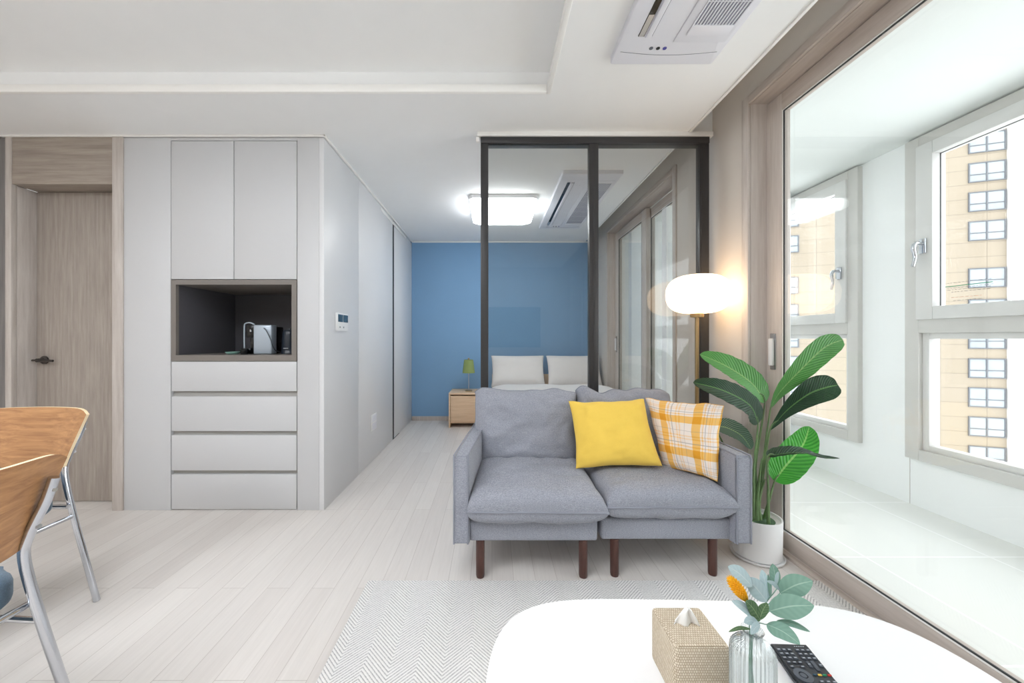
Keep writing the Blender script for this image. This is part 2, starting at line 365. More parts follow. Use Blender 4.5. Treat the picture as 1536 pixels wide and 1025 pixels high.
def obj(name, bm, mats, parent=None, sharp=40, origin=None, mods=None):
    """link the bmesh (built in world coordinates) as ONE mesh object"""
    bmesh.ops.recalc_face_normals(bm, faces=bm.faces)
    me = bpy.data.meshes.new(name); bm.to_mesh(me); bm.free()
    o = bpy.data.objects.new(name, me); C.objects.link(o)
    if not isinstance(mats, (list, tuple)): mats = [mats]
    for m in mats: me.materials.append(m)
    for p in me.polygons: p.use_smooth = True
    me.set_sharp_from_angle(angle=math.radians(sharp))
    if parent is not None:
        me.transform(Matrix.Translation(-wloc(parent))); o.parent = parent
    elif origin is not None:
        me.transform(Matrix.Translation(-Vector(origin))); o.location = origin
    return o
def boxobj(name, m, parent, x0, x1, y0, y1, z0, z1, bev=0):
    b = B(); bx(b, x0, x1, y0, y1, z0, z1, bev); return obj(name, b, m, parent)
def thing(name, label, cat, loc=(0, 0, 0), group=None):
    o = bpy.data.objects.new(name, None); C.objects.link(o); o.location = loc; o.empty_display_size = .1
    o['label'] = label; o['category'] = cat
    if group: o['group'] = group
    return o
def tag(o, label, cat, group=None):
    o['label'] = label; o['category'] = cat
    if group: o['group'] = group
    return o
def struct(name, bm, m):
    o = obj(name, bm, m); o['kind'] = 'structure'; return o
def sroot(name, loc=(0, 0, 0)):
    o = bpy.data.objects.new(name, None); C.objects.link(o); o.location = loc; o['kind'] = 'structure'; return o
def cushion(bm, c, T, nu=28, nv=28, p=4, q=.5, pinch=.05, wr=.0, seed=0, bias=0.0, uv=True, face=None, wob=0.0):
    """soft pillow through four 3D corners c = [00, 10, 11, 01]; T = half thickness"""
    c = [Vector(v) for v in c]
    nrm = ((c[1]-c[0]).cross(c[3]-c[0])).normalized()
    if face is not None and nrm.dot(Vector(face)) < 0: nrm = -nrm
    uvl = bm.loops.layers.uv.verify() if uv else None
    def P(u, v):
        pu = (u)*(1-pinch*(1-v*v)); pv = (v)*(1-pinch*(1-u*u))
        a, b = (pu+1)/2, (pv+1)/2
        o = c[0]*(1-a)*(1-b)+c[1]*a*(1-b)+c[2]*a*b+c[3]*(1-a)*b
        if wob:
            up = (c[3]-c[0]).normalized(); rt = (c[1]-c[0]).normalized()
            o = o+up*wob*noise.noise(Vector((u*2.6+seed, seed, 1)))*abs(v)**3*(1 if v > 0 else .4)+rt*wob*.7*noise.noise(Vector((seed, v*2.4, 5)))*abs(u)**3
            o = o-up*wob*.7*max(0, v)**8*abs(u)**10
        return o
    def sp(t):  # denser near edges
        return math.sin(t*PI/2)
    sheets = []
    for side in (1, -1):
        g = []
        for j in range(nv+1):
            row = []
            for i in range(nu+1):
                if side == -1 and (i in (0, nu) or j in (0, nv)): row.append(sheets[0][j][i]); continue
                u = sp(-1+2*i/nu); v = sp(-1+2*j/nv)
                h = T*max(0, (1-abs(u)**p)*(1-abs(v)**p))**q
                h *= (1+side*bias)
                pos = P(u, v)
                if wr:
                    w = noise.noise(Vector((u*2.2+seed, v*2.2, side*3+seed)))*wr + wr*.5*noise.noise(Vector((u*6+seed, v*6, seed)))
                    edge = min(1, 4*(1-max(abs(u), abs(v)))+.15)
                    h += w*edge
                row.append(bm.verts.new(pos+nrm*h*side))
            g.append(row)
        sheets.append(g)
        for j in range(nv):
            for i in range(nu):
                q4 = [g[j][i], g[j][i+1], g[j+1][i+1], g[j+1][i]]
                uvs = [((i+a)/nu, (j+b)/nv) for a, b in ((0, 0), (1, 0), (1, 1), (0, 1))]
                if side == -1: q4 = q4[::-1]; uvs = uvs[::-1]
                f = bm.faces.new(q4)
                if uv:
                    for l, t in zip(f.loops, uvs): l[uvl].uv = t
    loop = [P(sp(-1+2*i/nu), -1) for i in range(nu)]+[P(1, sp(-1+2*j/nv)) for j in range(nv)]+[P(sp(1-2*i/nu), 1) for i in range(nu)]+[P(-1, sp(1-2*j/nv)) for j in range(nv+1)]
    return loop
def leaf(bm, pts, width, normal, fold=.25, prof=None, nw=8, n=10, curl=0.0, ripple=0.0, thick=.0012, sd=0):
    """leaf blade along pts, blade roughly perpendicular to normal"""
    pts = [Vector(p) for p in pts]; mid = crom(pts, n); m = len(mid)-1
    nr = Vector(normal).normalized(); uvl = bm.loops.layers.uv.verify()
    prof = prof or (lambda t: math.sin(PI*min(1, max(0, t))**.8)**.75)
    rows = []
    for i, p in enumerate(mid):
        t = i/m
        d = (mid[min(i+1, m)]-mid[max(i-1, 0)]).normalized(); side = d.cross(nr).normalized(); nn = side.cross(d).normalized()
        w = width*.5*max(prof(t), .03)
        row = []
        for k in range(nw+1):
            a = -1+2*k/nw
            e = nn*(abs(a)*fold*w*1.0 - curl*a*a*w) + nn*(ripple*math.sin(t*55+sd+k*.3)*abs(a)*w)
            row.append(p+side*a*w+e)
        rows.append((row, nn))
    grids = []
    for s in (1, -1):
        g = [[bm.verts.new(v+nn*thick*.5*s) for v in row] for row, nn in rows]; grids.append(g)
        for i in range(m):
            for k in range(nw):
                q4 = [g[i][k], g[i][k+1], g[i+1][k+1], g[i+1][k]]; uvs = [(k/nw, i/m), ((k+1)/nw, i/m), ((k+1)/nw, (i+1)/m), (k/nw, (i+1)/m)]
                if s == -1: q4.reverse(); uvs.reverse()
                f = bm.faces.new(q4)
                for l, t in zip(f.loops, uvs): l[uvl].uv = t
    a, b = grids
    for i in range(m):
        bm.faces.new((a[i][0], a[i+1][0], b[i+1][0], b[i][0])); bm.faces.new((a[i+1][nw], a[i][nw], b[i][nw], b[i+1][nw]))
    for k in range(nw):
        bm.faces.new((a[0][k+1], a[0][k], b[0][k], b[0][k+1])); bm.faces.new((a[m][k], a[m][k+1], b[m][k+1], b[m][k]))

# ------------------------------------------------------------------ camera
cam_d = bpy.data.cameras.new('camera'); cam = bpy.data.objects.new('camera', cam_d); C.objects.link(cam)
cam.location = (0, 0, CH); cam.rotation_euler = (PI/2, 0, 0)
cam_d.sensor_width = 36; cam_d.lens = F/1536*36
cam_d.shift_x = (768-CX)/1536; cam_d.shift_y = -(512.5-CY)/1536
cam_d.clip_start = .02; cam_d.clip_end = 500
bpy.context.scene.camera = cam

# ------------------------------------------------------------------ the room shell
XW, XG, XO = 1.36, 1.444, 2.67      # right wall face, sliding glass plane, balcony outer wall
YC, YB, YR = 2.29, 4.80, -2.0       # cabinet plane, blue wall, wall behind the camera
XL, XK, H = -4.2, -1.03, 2.30
b = B(); bx(b, XL-.1, XW+.13, YR-.1, YB+.1, -.12, 0); struct('floor', b, M['floor'])
b = B(); bx(b, XW+.13, XO+.2, YR-.1, 4.9, -.12, 0); struct('floor_balcony', b, M['tile'])
b = B()
TX0, TX1, TY0, TY1, TZ = -3.5, .298, -1.5, 1.90, 2.41
bx(b, XL-.1, 1.195, TY1, YB+.1, H, 2.6); 
bx(b, XL-.1, 1.195, YR-.1, TY0, H, 2.6); bx(b, XL-.1, TX0, TY0, TY1, H, 2.6); bx(b, TX1, 1.195, TY0, TY1, H, 2.6)
bx(b, TX0, TX1, TY0, TY1, TZ, 2.6); bx(b, 1.195, XW+.2, YR-.1, YB+.1, 2.52, 2.6); bx(b, 1.1952, XW-.0005, YC+.012, YC+.03, H, 2.52)
struct('ceiling', b, M['ceiling'])
b = B(); bx(b, XG+.05, XO+.2, YR-.1, 4.9, 2.31, 2.6); struct('ceiling_balcony', b, plain('pale balcony ceiling paint', rgb(226, 230, 228), .8, var=.004))
# moulding round the tray, and thin white cornices
b = B()
g = .022
for (x0, x1, y0, y1) in ((TX0, TX1-g, TY1-g, TY1), (TX0, TX1-g, TY0, TY0+g), (TX0, TX0+g, TY0, TY1), (TX1-g, TX1, TY0, TY1)):
    bx(b, x0, x1, y0, y1, H-.004, H+.035, .003)
struct('trim_1', b, M['trimwhite'])
b = B(); bx(b, XL, XK+.012, YC-.014, YC-.0005, H-.012, H-.0005, .002); bx(b, XK+.0005, XK+.014, YC-.014, YB-.0005, H-.014, H-.0005, .002)
bx(b, XK+.015, XW, YB-.014, YB-.0005, H-.014, H-.0005, .002)
bx(b, 1.181, 1.1945, YR, YB-.015, H-.008, H-.0005, .002); struct('trim_2', b, M['trimwhite'])
# walls
b = B(); bx(b, XK-.2, XW+.2, YB, YB+.1, 0, 2.6); struct('wall_back', b, M['blue'])
b = B(); bx(b, XK+.001, -.55, YB-.012, YB-.0005, 0, .055, .002); bx(b, -.03, XW, YB-.012, YB-.0005, 0, .055, .002); struct('baseboard_back', b, M['greywood_l'])
b = B(); bx(b, XL-.1, XW+.13, YR-.1, YR, 0, 2.6); bx(b, XW+.13, XO+.2, YR-.1, YR, 0, 2.6); struct('wall_front', b, M['wallpaper'])
b = B(); bx(b, XL-.1, XL, YR, YB, 0, 2.6); struct('wall_left', b, M['wallpaper'])
DY = 2.012
BY0, BY1 = 2.75, 4.42
b = B(); bx(b, XW, XG+.05, DY, BY0, 0, 2.6); bx(b, XW, XG+.05, BY1, YB, 0, 2.6); bx(b, XW, XG+.05, BY0, BY1, 2.33, 2.6); bx(b, XW, XG+.05, YR, DY, 2.33, 2.6); bx(b, XW, XG+.05, YR, -1.75, 0, 2.33)
struct('wall_right', b, M['wallpaper'])
b = B(); bx(b, XG+.05, 2.56, 3.20, 3.28, 0, 2.6); bx(b, XG+.05, XO, 4.0, 4.08, 0, 2.6); bx(b, XG+.05, XO+.2, 4.75, 4.9, 0, 2.6); bx(b, XG+.051, XG+.062, DY, BY0-.05, 0, 2.31); struct('wall_balcony_end', b, M['white_wall'])
ZB, ZT = .30, 2.298
b = B(); bx(b, XO, XO+.16, YR, 4.9, 0, ZB); bx(b, XO, XO+.16, YR, 4.9, ZT, 2.6)
ys = [YR, -1.9, -.15, .15, 2.384, 2.69, 3.90, 4.08, 4.70, 4.9]
for k in range(0, 10, 2): bx(b, XO, XO+.16, ys[k], ys[k+1], ZB, ZT)
struct('wall_balcony', b, M['white_wall'])
b = B(); bx(b, XO-.002, XO-.0002, 2.383, 2.3865, 0, ZB); struct('trim_3', b, M['upvc'])

# balcony windows
def frame4(bm, X0, X1, y0, y1, z0, z1, w, wz=None, bev=.003):
    wz = wz or w
    bx(bm, X0, X1, y0, y0+w, z0, z1, bev); bx(bm, X0, X1, y1-w, y1, z0, z1, bev)
    bx(bm, X0, X1, y0+w, y1-w, z0, z0+wz, bev); bx(bm, X0, X1, y0+w, y1-w, z1-wz, z1, bev)
def balcony_window(n, y0, y1, hside, mull=False):
    r = sroot('window_%d' % n, (XO, (y0+y1)/2, ZB))
    b = B(); frame4(b, XO-.035, XO+.10, y0, y1, ZB, ZT, .077, .066); bx(b, XO-.035, XO+.10, y0+.077, y1-.077, 1.087, 1.178, .003)
    obj('window_frame', b, M['upvc'], r)
    b = B(); frame4(b, XO-.052, XO+.03, y0+.075, y1-.075, 1.170, 2.234, .088, .076, .004); s = obj('sash', b, M['sash'], r)
    b = B(); frame4(b, XO-.006, XO+.002, y0+.158, y1-.158, 1.240, 2.162, .006, None, .0); obj('seal', b, M['seal'], s)
    b = B(); frame4(b, XO-.01, XO+.05, y0+.077, y1-.077, ZB+.066, 1.087, .035, .035, .002); obj('glazing_bead', b, M['sash'], r)
    b = B(); bx(b, XO, XO+.022, y0+.16, y1-.16, 1.244, 2.160); obj('window_glass', b, M['glass'], s)
    b = B(); bx(b, XO+.02, XO+.042, y0+.11, y1-.11, ZB+.10, 1.053); obj('window_glass', b, M['glass'], r)
    hy = (y1-.12) if hside > 0 else (y0+.12)
    zc = 1.60 if n == 1 else 1.53
    b = B(); bx(b, XO-.063, XO-.0515, hy-.018, hy+.018, zc-.03, zc+.06, .004)
    obj('handle_plate', b, M['chrome'], s)
    b = B(); tube(b, [(XO-.06, hy, zc+.03), (XO-.10, hy, zc+.03), (XO-.115, hy, zc), (XO-.105, hy, zc-.05), (XO-.118, hy, zc-.11)], [.010, .011, .012, .010, .009], 12, smooth_pts=5)
    obj('handle', b, M['chrome'], s)
    return r, s
w1, s1 = balcony_window(1, .15, 2.384, 1)
w2, s2 = balcony_window(2, 2.69, 3.90, -1)
balcony_window(3, -1.9, -.15, 1)  # unseen window, added to let more daylight in
balcony_window(4, 4.08, 4.70, -1)  # out of view, added to bring daylight to the bedroom end
# printed sticker at the lower corner of the first window's glass
b = B()
for k, (z, a, c, mi) in enumerate([(1.345, 2.19, 1.99, 0), (1.335, 2.19, 2.0, 0), (1.322, 2.17, 2.0, 0), (1.375, 2.20, 2.0, 0), (1.355, 2.20, 1.99, 1), (1.290, 2.17, 2.03, 2), (1.272, 2.16, 2.05, 0)]):
    hgt = .004 if mi == 1 else .0018
    y = a
    while y > c:
        d = random.uniform(.006, .02) if mi != 1 else (a-c)
        bx(b, XO-.0012, XO-.0004, y-d, y, z, z+hgt, 0, mi); y -= d+(.006 if mi != 1 else .01)
obj('sticker', b, [M['button'], M['green'], M['reddish']], s1)

# sliding balcony door
def balcony_door(n, y0, y1, leaves):
    r = sroot('door_%d' % n, (XG, (y0+y1)/2, 0))
    c = .044
    for a, b_ in ((y1-c, y1+.006), (y0-.006, y0+c)):
        b = B(); bx(b, XW-.012, XW+.004, a, b_, 0, 2.335, .003); obj('door_casing', b, M['frame_z'], r)
    for a, b_ in ((y1-c, y1-.0005), (y0+.0005, y0+c)):
        b = B(); bx(b, XW+.0045, XG+.05, a, b_, 0, 2.3295); obj('door_jamb', b, M['frame_z'], r)
    b = B(); bx(b, XW-.012, XW+.004, y0+c, y1-c, 2.29, 2.335, .003); obj('door_casing', b, M['frame_y'], r)
    b = B(); bx(b, XW+.0045, XG+.05, y0+c, y1-c, 2.29, 2.3295); obj('door_head', b, M['frame_y'], r)
    b = B(); bx(b, XW+.05, XG-.004, y0+c, y1-c, .0, .014, .002); obj('door_track', b, M['frame_y'], r)
    for (a, e, X, hy) in leaves:
        lf = B(); bx(lf, X, X+.045, e-.104, e, .014, 2.28, .003); o = obj('door_leaf', lf, M['frame_z'], r)
        b = B(); bx(b, X, X+.045, a, a+.104, .014, 2.28, .003); obj('stile', b, M['frame_z'], o)
        for z0, z1 in ((.014, .098), (2.195, 2.28)):
            b = B(); bx(b, X, X+.045, a+.104, e-.104, z0, z1, .003); obj('door_rail', b, M['frame_y'], o)
        b = B(); frame4(b, X+.003, X+.01, a+.1045, e-.1045, .0985, 2.194, .007, None, 0); obj('white_bead', b, M['trimwhite'], o)
        b = B(); frame4(b, X+.002, X+.008, a+.112, e-.112, .106, 2.187, .004, None, 0); obj('seal', b, M['seal'], o)
        b = B(); bx(b, X+.010, X+.030, a+.104, e-.104, .098, 2.195); obj('door_glass', b, M['glass'], o)
        if hy:
            b = B(); bx(b, X-.006, X-.0005, hy-.018, hy+.018, .895, 1.08, .002); obj('handle_plate', b, M['chrome'], o)
            b = B(); bx(b, X-.022, X-.006, hy-.015, hy+.012, .915, 1.055, .006); obj('pull_handle', b, M['whiteplastic'], o)
balcony_door(1, -1.75, DY, ((.02, DY-.046, XG, DY-.098), (-1.70, .12, XG+.048, None)))
balcony_door(4, BY0, BY1, ((3.50, BY1-.046, XG, BY1-.098), (BY0+.046, 3.62, XG+.048, None)))

# wooden door in the cabinet wall
r = sroot('door_2', (-2.63, YC+.12, 0))
b = B(); bx(b, -2.323, -2.258, YC-.008, YC+.25, 0, H-.012, .002); bx(b, -2.977, -2.94, YC-.008, YC+.02, 0, H-.012, .002); obj('door_casing', b, M['greywood_l'], r)
b = B(); bx(b, -2.939, -2.324, YC-.004, YC+.16, 2.0, H-.012, .002); obj('lintel_panel', b, M['greywood_h'], r)
b = B(); bx(b, -2.977, -2.94, YC+.021, YC+.16, 0, 1.999, .002); obj('door_jamb', b, M['greywood_l'], r)
b = B(); bx(b, -2.939, -2.324, YC+.12, YC+.158, .004, 1.998, .002); lf = obj('door_leaf', b, M['greywood'], r)
b = B(); lathe(b, [(0, 0), (.026, 0), (.026, .008), (.012, .012), (.012, .045), (0, .045)], seg=24)
bmesh.ops.rotate(b, verts=b.verts, matrix=Matrix.Rotation(PI/2, 3, 'X')); bmesh.ops.translate(b, verts=b.verts, vec=(-2.885, YC+.12, .915))
tube(b, [(-2.885, YC+.08, .915), (-2.835, YC+.078, .915), (-2.79, YC+.082, .912)], [.009, .008, .007], 10)
tube(b, [(-2.885, YC+.08, .915), (-2.92, YC+.082, .915)], .007, 10)
obj('door_handle', b, M['gunmetal'], lf)
b = B(); bx(b, XL, -2.978, YC+.0, YC+.1, 0, H-.013); struct('wall_kitchen', b, M['darkwood'])
b = B(); bx(b, -3.0, -2.25, YC+.262, YC+.3, 0, H); struct('wall_behind_door', b, M['wallpaper'])

# corridor wall of panels
b = B(); bx(b, XK-.03, XK, YC, 2.883, 0, H-.014, .0012); bx(b, XK-.03, XK, 2.886, 3.87, 0, H-.014, .0012)
struct('wall_corridor', b, M['panelwall'])
b = B(); bx(b, XK-.07, XK-.031, YC+.02, YB, 0, H-.014); struct('wall_corridor_core', b, M['darkgap'])
r = sroot('door_3', (XK, 4.3, 0))
b = B(); bx(b, XK-.03, XK-.003, 3.93, YB-.0005, .004, H-.02, .0015); dl = obj('door_leaf', b, M['panelwall'], r)
b = B(); bx(b, XK-.03, XK-.001, 3.88, 3.929, .004, H-.02); obj('groove_shade_strip', b, M['darkgap'], dl)  # black strip filling the open groove, standing in for its shade
b = B(); bx(b, XK-.0005, XK+.006, 3.45, 4.45, H-.06, H-.03, .002); obj('door_rail', b, M['trimwhite'], r)
b = B(); bx(b, XK-.028, XK-.001, 3.60, 4.15, .0, .003); obj('door_track', b, M['darkgap'], r)

# ------------------------------------------------------------------ built-in cupboard
cab = thing('built_in_cabinet', 'tall pale grey built-in cupboard with two upper doors, open niche and four drawers', 'cabinet', (-1.6, YC, 0))
x0, x1 = -1.967, -1.198
b = B()
bx(b, -2.2575, x0-.004, YC, YC+.3, 0, H-.013, .001); bx(b, x1+.004, XK-.0305, YC, YC+.3, 0, H-.013, .001); bx(b, XK-.031, XK-.0001, YC-.0, YC+.0001, 0, .0001)
bx(b, x0-.004, x1+.004, YC, YC+.3, 2.269, H-.013, .001)
obj('side_panel', b, M['cabinet'], cab)
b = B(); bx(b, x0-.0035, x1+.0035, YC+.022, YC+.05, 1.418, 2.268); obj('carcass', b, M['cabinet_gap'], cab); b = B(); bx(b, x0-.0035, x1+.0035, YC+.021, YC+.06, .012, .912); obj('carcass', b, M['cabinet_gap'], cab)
xm = (x0+x1)/2
for k, (a, c) in enumerate(((x0, xm-.002), (xm+.002, x1))):
    b = B(); bx(b, a, c, YC-.001, YC+.02, 1.418, 2.265, .0015); obj('door', b, M['cabinet'], cab)
fw = .03
b = B()
bx(b, x0, x1, YC-.003, YC+.53, 1.414-fw, 1.414); bx(b, x0, x1, YC-.003, YC+.53, .915, .915+fw+.007)
bx(b, x0, x0+fw, YC-.003, YC+.02, .952, 1.384); bx(b, x1-fw, x1, YC-.003, YC+.02, .952, 1.384)
obj('niche_frame', b, M['niche'], cab)
b = B(); bx(b, x0, x0+fw-.002, YC+.021, YC+.53, .952, 1.384); bx(b, x1-fw+.002, x1, YC+.021, YC+.53, .952, 1.384); bx(b, x0, x1, YC+.53, YC+.55, .915, 1.414)
obj('niche_lining', b, M['niche_in'], cab)
for (z0, z1) in ((.731, .912), (.486, .698), (.244, .461), (.006, .220)):
    b = B(); bx(b, x0+.002, x1-.001, YC-.001, YC+.02, z0, z1, .0015); pass
    obj('drawer', b, M['cabinet'], cab)

# thermostat, outlet on corridor wall
t = thing('thermostat', 'small white wall thermostat with a blue display on the grey panel wall', 'thermostat', (XK, 2.55, 1.17))
b = B(); bx(b, XK+.0005, XK+.014, 2.45, 2.64, 1.105, 1.225, .004); obj('case', b, M['whiteplastic'], t)
for y in (2.465, 2.552):
    b = B(); bx(b, XK+.0142, XK+.016, y, y+.078, 1.165, 1.215, .0005); obj('display', b, M['lcd'], t)
for y in (2.49, 2.55):
    b = B(); bx(b, XK+.0142, XK+.016, y, y+.01, 1.125, 1.135); obj('button', b, M['button'], t)
t = thing('power_outlet', 'white double power outlet low on the grey corridor panel wall', 'outlet', (XK, 3.24, .33))
b = B(); bx(b, XK+.0005, XK+.008, 3.17, 3.31, .262, .40, .003); obj('cover_plate', b, M['whiteplastic'], t)
for z in (.297, .365):
    b = B(); bx(b, XK+.0082, XK+.012, 3.185, 3.295, z-.028, z+.028, .002); obj('socket', b, M['acplastic'], t)

# ------------------------------------------------------------------ glass partition
gp = thing('glass_partition', 'black framed two panel glass partition between the sofa and the bed', 'partition', (.64, YC, 0))
s = F/YC
def PX(x): return (x-CX)/s
def PZ(y): return CH-(y-CY)/s
yf, yb = YC-.035, YC+.01
s = F/(YC-.035)
zt = PZ(205)
b = B(); bx(b, PX(721), PX(1064), yf-.004, yb+.02, PZ(215), PZ(205.5), .002); obj('header', b, M['blackframe'], gp)
for nm, a, c in (('stile', 721, 732.5), ('stile', 884, 898), ('stile', 1049.5, 1064)):
    b = B(); bx(b, PX(a), PX(c), yf, yb, .001, PZ(215), .003)
    if a == 884: bx(b, PX(890)-.001, PX(890)+.001, yf-.002, yf+.001, .02, PZ(216))
    else: bx(b, PX(a+2), PX(a+2)+.003, yf-.003, yf+.001, .02, PZ(216))
    obj(nm, b, M['blackframe'], gp)
for a, c in ((732.5, 884), (898, 1049.5)):
    b = B(); bx(b, PX(a), PX(c), yf, yb, .001, .06, .003); obj('bottom_rail', b, M['blackframe'], gp)
    b = B(); fs = bx(b, PX(a), PX(c), YC-.025, YC-.017, .06, PZ(215), 0, 1)
    for f in fs:
        f.material_index = 0 if f.calc_center_median().y < YC-.0249 else 1
    obj('glass_panel', b, [M['partglass_f'], M['partglass_b']], gp)
b = B(); bx(b, PX(716), PX(1068.5), yf-.012, yb+.03, zt, H-.0005 if zt < H-.001 else zt+.006, .001)
bx(b, PX(714), PX(719), yf-.006, yf+.02, PZ(213), PZ(206), .002)
obj('ceiling_rail', b, M['trimwhite'], gp)

# ------------------------------------------------------------------ ceiling fittings
ac = thing('air_conditioner', 'white ceiling cassette air conditioner over the living room, with grille and black outlet slot', 'air conditioner', (.75, 1.05, H), 'ceiling air conditioners')
ya, ye = .27, 1.66; z = 2.272
b = B()
prism(b, rrect(.524, .975, ya, ye, .012, 4), z, H+.006, .005)
obj('panel', b, M['acplastic'], ac)
b = B(); bx(b, .588, .612, ya+.15, 1.503, z-.0015, z+.001); obj('outlet_slot', b, M['black'], ac)
b = B(); bx(b, .616, .640, ya+.15, 1.503, z-.010, z-.0015, .003); obj('flap', b, M['acplastic'], ac)
b = B(); bx(b, .641, .645, ya+.15, 1.503, z-.001, z+.001); obj('slot_line', b, M['button'], ac)
b = B(); bx(b, .590, .610, 1.40, 1.503, z-.003, z-.0016); obj('vane', b, M['steel'], ac)
b = B(); bx(b, .742, .955, ya+.12, 1.53, z-.004, z-.0004, .002)
gr = obj('grille_door', b, M['acplastic'], ac)
M['grillegrey'] = plain('cool grey filter mesh', rgb(140, 141, 156), .7)
b = B(); bx(b, .778, .936, ya+.16, 1.49, z-.0055, z-.0042); obj('grille_backing', b, M['grillegrey'], gr)
b = B()
for k in range(14):
    xx = .778+.158*k/13; bx(b, xx-.0022, xx+.0022, ya+.16, 1.49, z-.0085, z-.0045)
for yy in [ya+.16+k*.13 for k in range(8)]: bx(b, .778, .936, yy-.002, yy+.002, z-.007, z-.0045)
obj('grille_slats', b, M['acplastic'], gr)
b = B(); bx(b, .778, .936, 1.44, 1.492, z-.0095, z-.0045, .002); obj('grille_handle', b, M['acplastic'], gr)
for x, mt in ((.667, 'button'), (.696, 'black'), (.724, 'ledblue')):
    b = B(); lathe(b, [(0, 0), (.008, 0), (.008, .002), (0, .002)], (x, 1.565, z-.0022), 16); obj('indicator', b, M[mt], ac)
b = B(); tube(b, [(.545+.41*k/16, 1.585+.018*math.sin(PI*k/16), z-.0002) for k in range(17)], .0009, 6); obj('seam', b, M['button'], ac)

def copy_tree(o, parent=None):
    c = o.copy(); C.objects.link(c); c.parent = parent
    for k in list(o.children): copy_tree(k, c)
    return c
ac2 = copy_tree(ac); ac2.location = (.75, 1.05+1.83+.66, H)
ac2['label'] = 'white ceiling cassette air conditioner over the bed, seen through the glass partition'
cl = thing('ceiling_light', 'glowing square ceiling light above the bed, near the blue wall', 'light', (.1, 3.52, H))
b = B(); prism(b, rrect(-.20, .40, 3.22, 3.80, .05), H-.03, H-.0005, .004); obj('base_plate', b, M['whiteplastic'], cl)
b = B(); prism(b, rrect(-.185, .385, 3.235, 3.785, .07, 8), H-.095, H-.031, .02); obj('diffuser', b, M['bedglow'], cl)
def panel_light(cx, cy, hx, hy, lab, em='panelglow'):
    t = thing('ceiling_light', lab, 'light', (cx, cy, TZ))
    b = B(); prism(b, rrect(cx-hx-.02, cx+hx+.02, cy-hy-.02, cy+hy+.02, .05), TZ-.03, TZ-.0005, .004); obj('base_plate', b, M['whiteplastic'], t)
    b = B(); prism(b, rrect(cx-hx, cx+hx, cy-hy, cy+hy, .05), TZ-.08, TZ-.031, .012); obj('diffuser', b, M[em], t)
panel_light(-.9, .1, .60, .60, 'square white ceiling light in the raised ceiling tray over the living room')
panel_light(-2.6, -.4, .4, .8, 'long white ceiling light in the raised ceiling tray over the dining side')

# ------------------------------------------------------------------ television on the wall behind the camera (seen mirrored in the partition)
tv = thing('television', 'large dark television, seen only as a dark rectangle mirrored in the glass partition', 'television', (.22, YR, 1.24))
b = B(); bx(b, -.40, .84, YR+.03, YR+.06, .90, 1.60, .006); obj('screen', b, M['tv'], tv)
b = B(); bx(b, .02, .42, YR+.0005, YR+.03, 1.1, 1.4, .003); obj('wall_mount', b, M['blackplastic'], tv)

# ------------------------------------------------------------------ bedroom
ns = thing('nightstand', 'low pale oak nightstand beside the bed against the blue wall', 'nightstand', (-.29, 4.6, 0))
n0, n1, nf, nb, nz = -.51, -.06, 4.40, 4.785, .41
b = B(); bx(b, n0, n1, nf, nb, nz-.02, nz, .002); bx(b, n0, n0+.018, nf, nb, .0, nz-.02, .002); bx(b, n1-.018, n1, nf, nb, 0, nz-.02, .002); bx(b, n0+.018, n1-.018, nb-.015, nb, .05, nz-.02); bx(b, n0+.018, n1-.018, nf+.02, nb, .05, .065)
obj('case', b, M['oak'], ns)
b = B(); bx(b, n0+.022, n1-.022, nf-.001, nf+.017, .07, nz-.034, .002); obj('drawer', b, M['oak'], ns)
tl = thing('table_lamp', 'small lamp with olive green shade on the oak nightstand', 'lamp', (-.285, 4.56, nz))
lx, ly = -.285, 4.56
b = B(); lathe(b, [(0, 0), (.045, 0), (.045, .008), (.04, .012), (0, .012)], (lx, ly, nz+.0005), 24); obj('base', b, M['brass'], tl)
b = B(); tube(b, [(lx, ly, nz+.012), (lx, ly, .80)], .005, 10); obj('stem', b, M['steel'], tl)
b = B(); lathe(b, [(.076, .635), (.056, .79), (.05, .795), (.012, .796), (.012, .792), (.05, .791), (.053, .786), (.072, .638), (.076, .635)], (lx, ly, 0), 28); obj('lamp_shade', b, M['sage_shade'], tl)
b = B(); lathe(b, [(0, .797), (.010, .797), (.012, .806), (.009, .815), (0, .816)], (lx, ly, 0), 14); obj('finial', b, M['brass'], tl)

bed = thing('bed', 'double bed made up in white, half seen through the glass partition', 'bed', (.68, 3.8, 0))
b = B(); bx(b, .0, 1.345, 4.745, 4.785, .0, .60, .01); obj('headboard', b, M['oak'], bed)
b = B(); bx(b, .02, 1.335, 2.75, 4.744, .06, .26, .01); obj('bed_frame', b, M['oak'], bed)
b = B(); bx(b, .02, 1.335, 2.75, 4.744, .261, .46, .05, seg=4); obj('mattress', b, M['bedding'], bed)
b = B(); cushion(b, [(-.02, 2.68, .46), (1.345, 2.68, .46), (1.345, 4.35, .46), (-.02, 4.35, .46)], .09, 34, 34, 6, .4, .0, .015, 3, bias=.0)
obj('duvet', b, M['bedding'], bed)
def bedpillow(a, c, lab):
    b = B(); cushion(b, [(a, 4.50, .47), (c, 4.50, .47), (c-.0, 4.66, .84), (a, 4.66, .84)], .085, 26, 22, 4, .5, .05, .012, a*9, face=(0, -1, .3))
    tag(obj('pillow', b, M['bedding'], origin=((a+c)/2, 4.58, .47)), lab, 'pillow', 'white pillows at the head of the bed')
bedpillow(-.01, .645, 'white bed pillow at the head of the bed, nearer the nightstand')
bedpillow(.675, 1.335, 'white bed pillow at the head of the bed, farther from the nightstand')

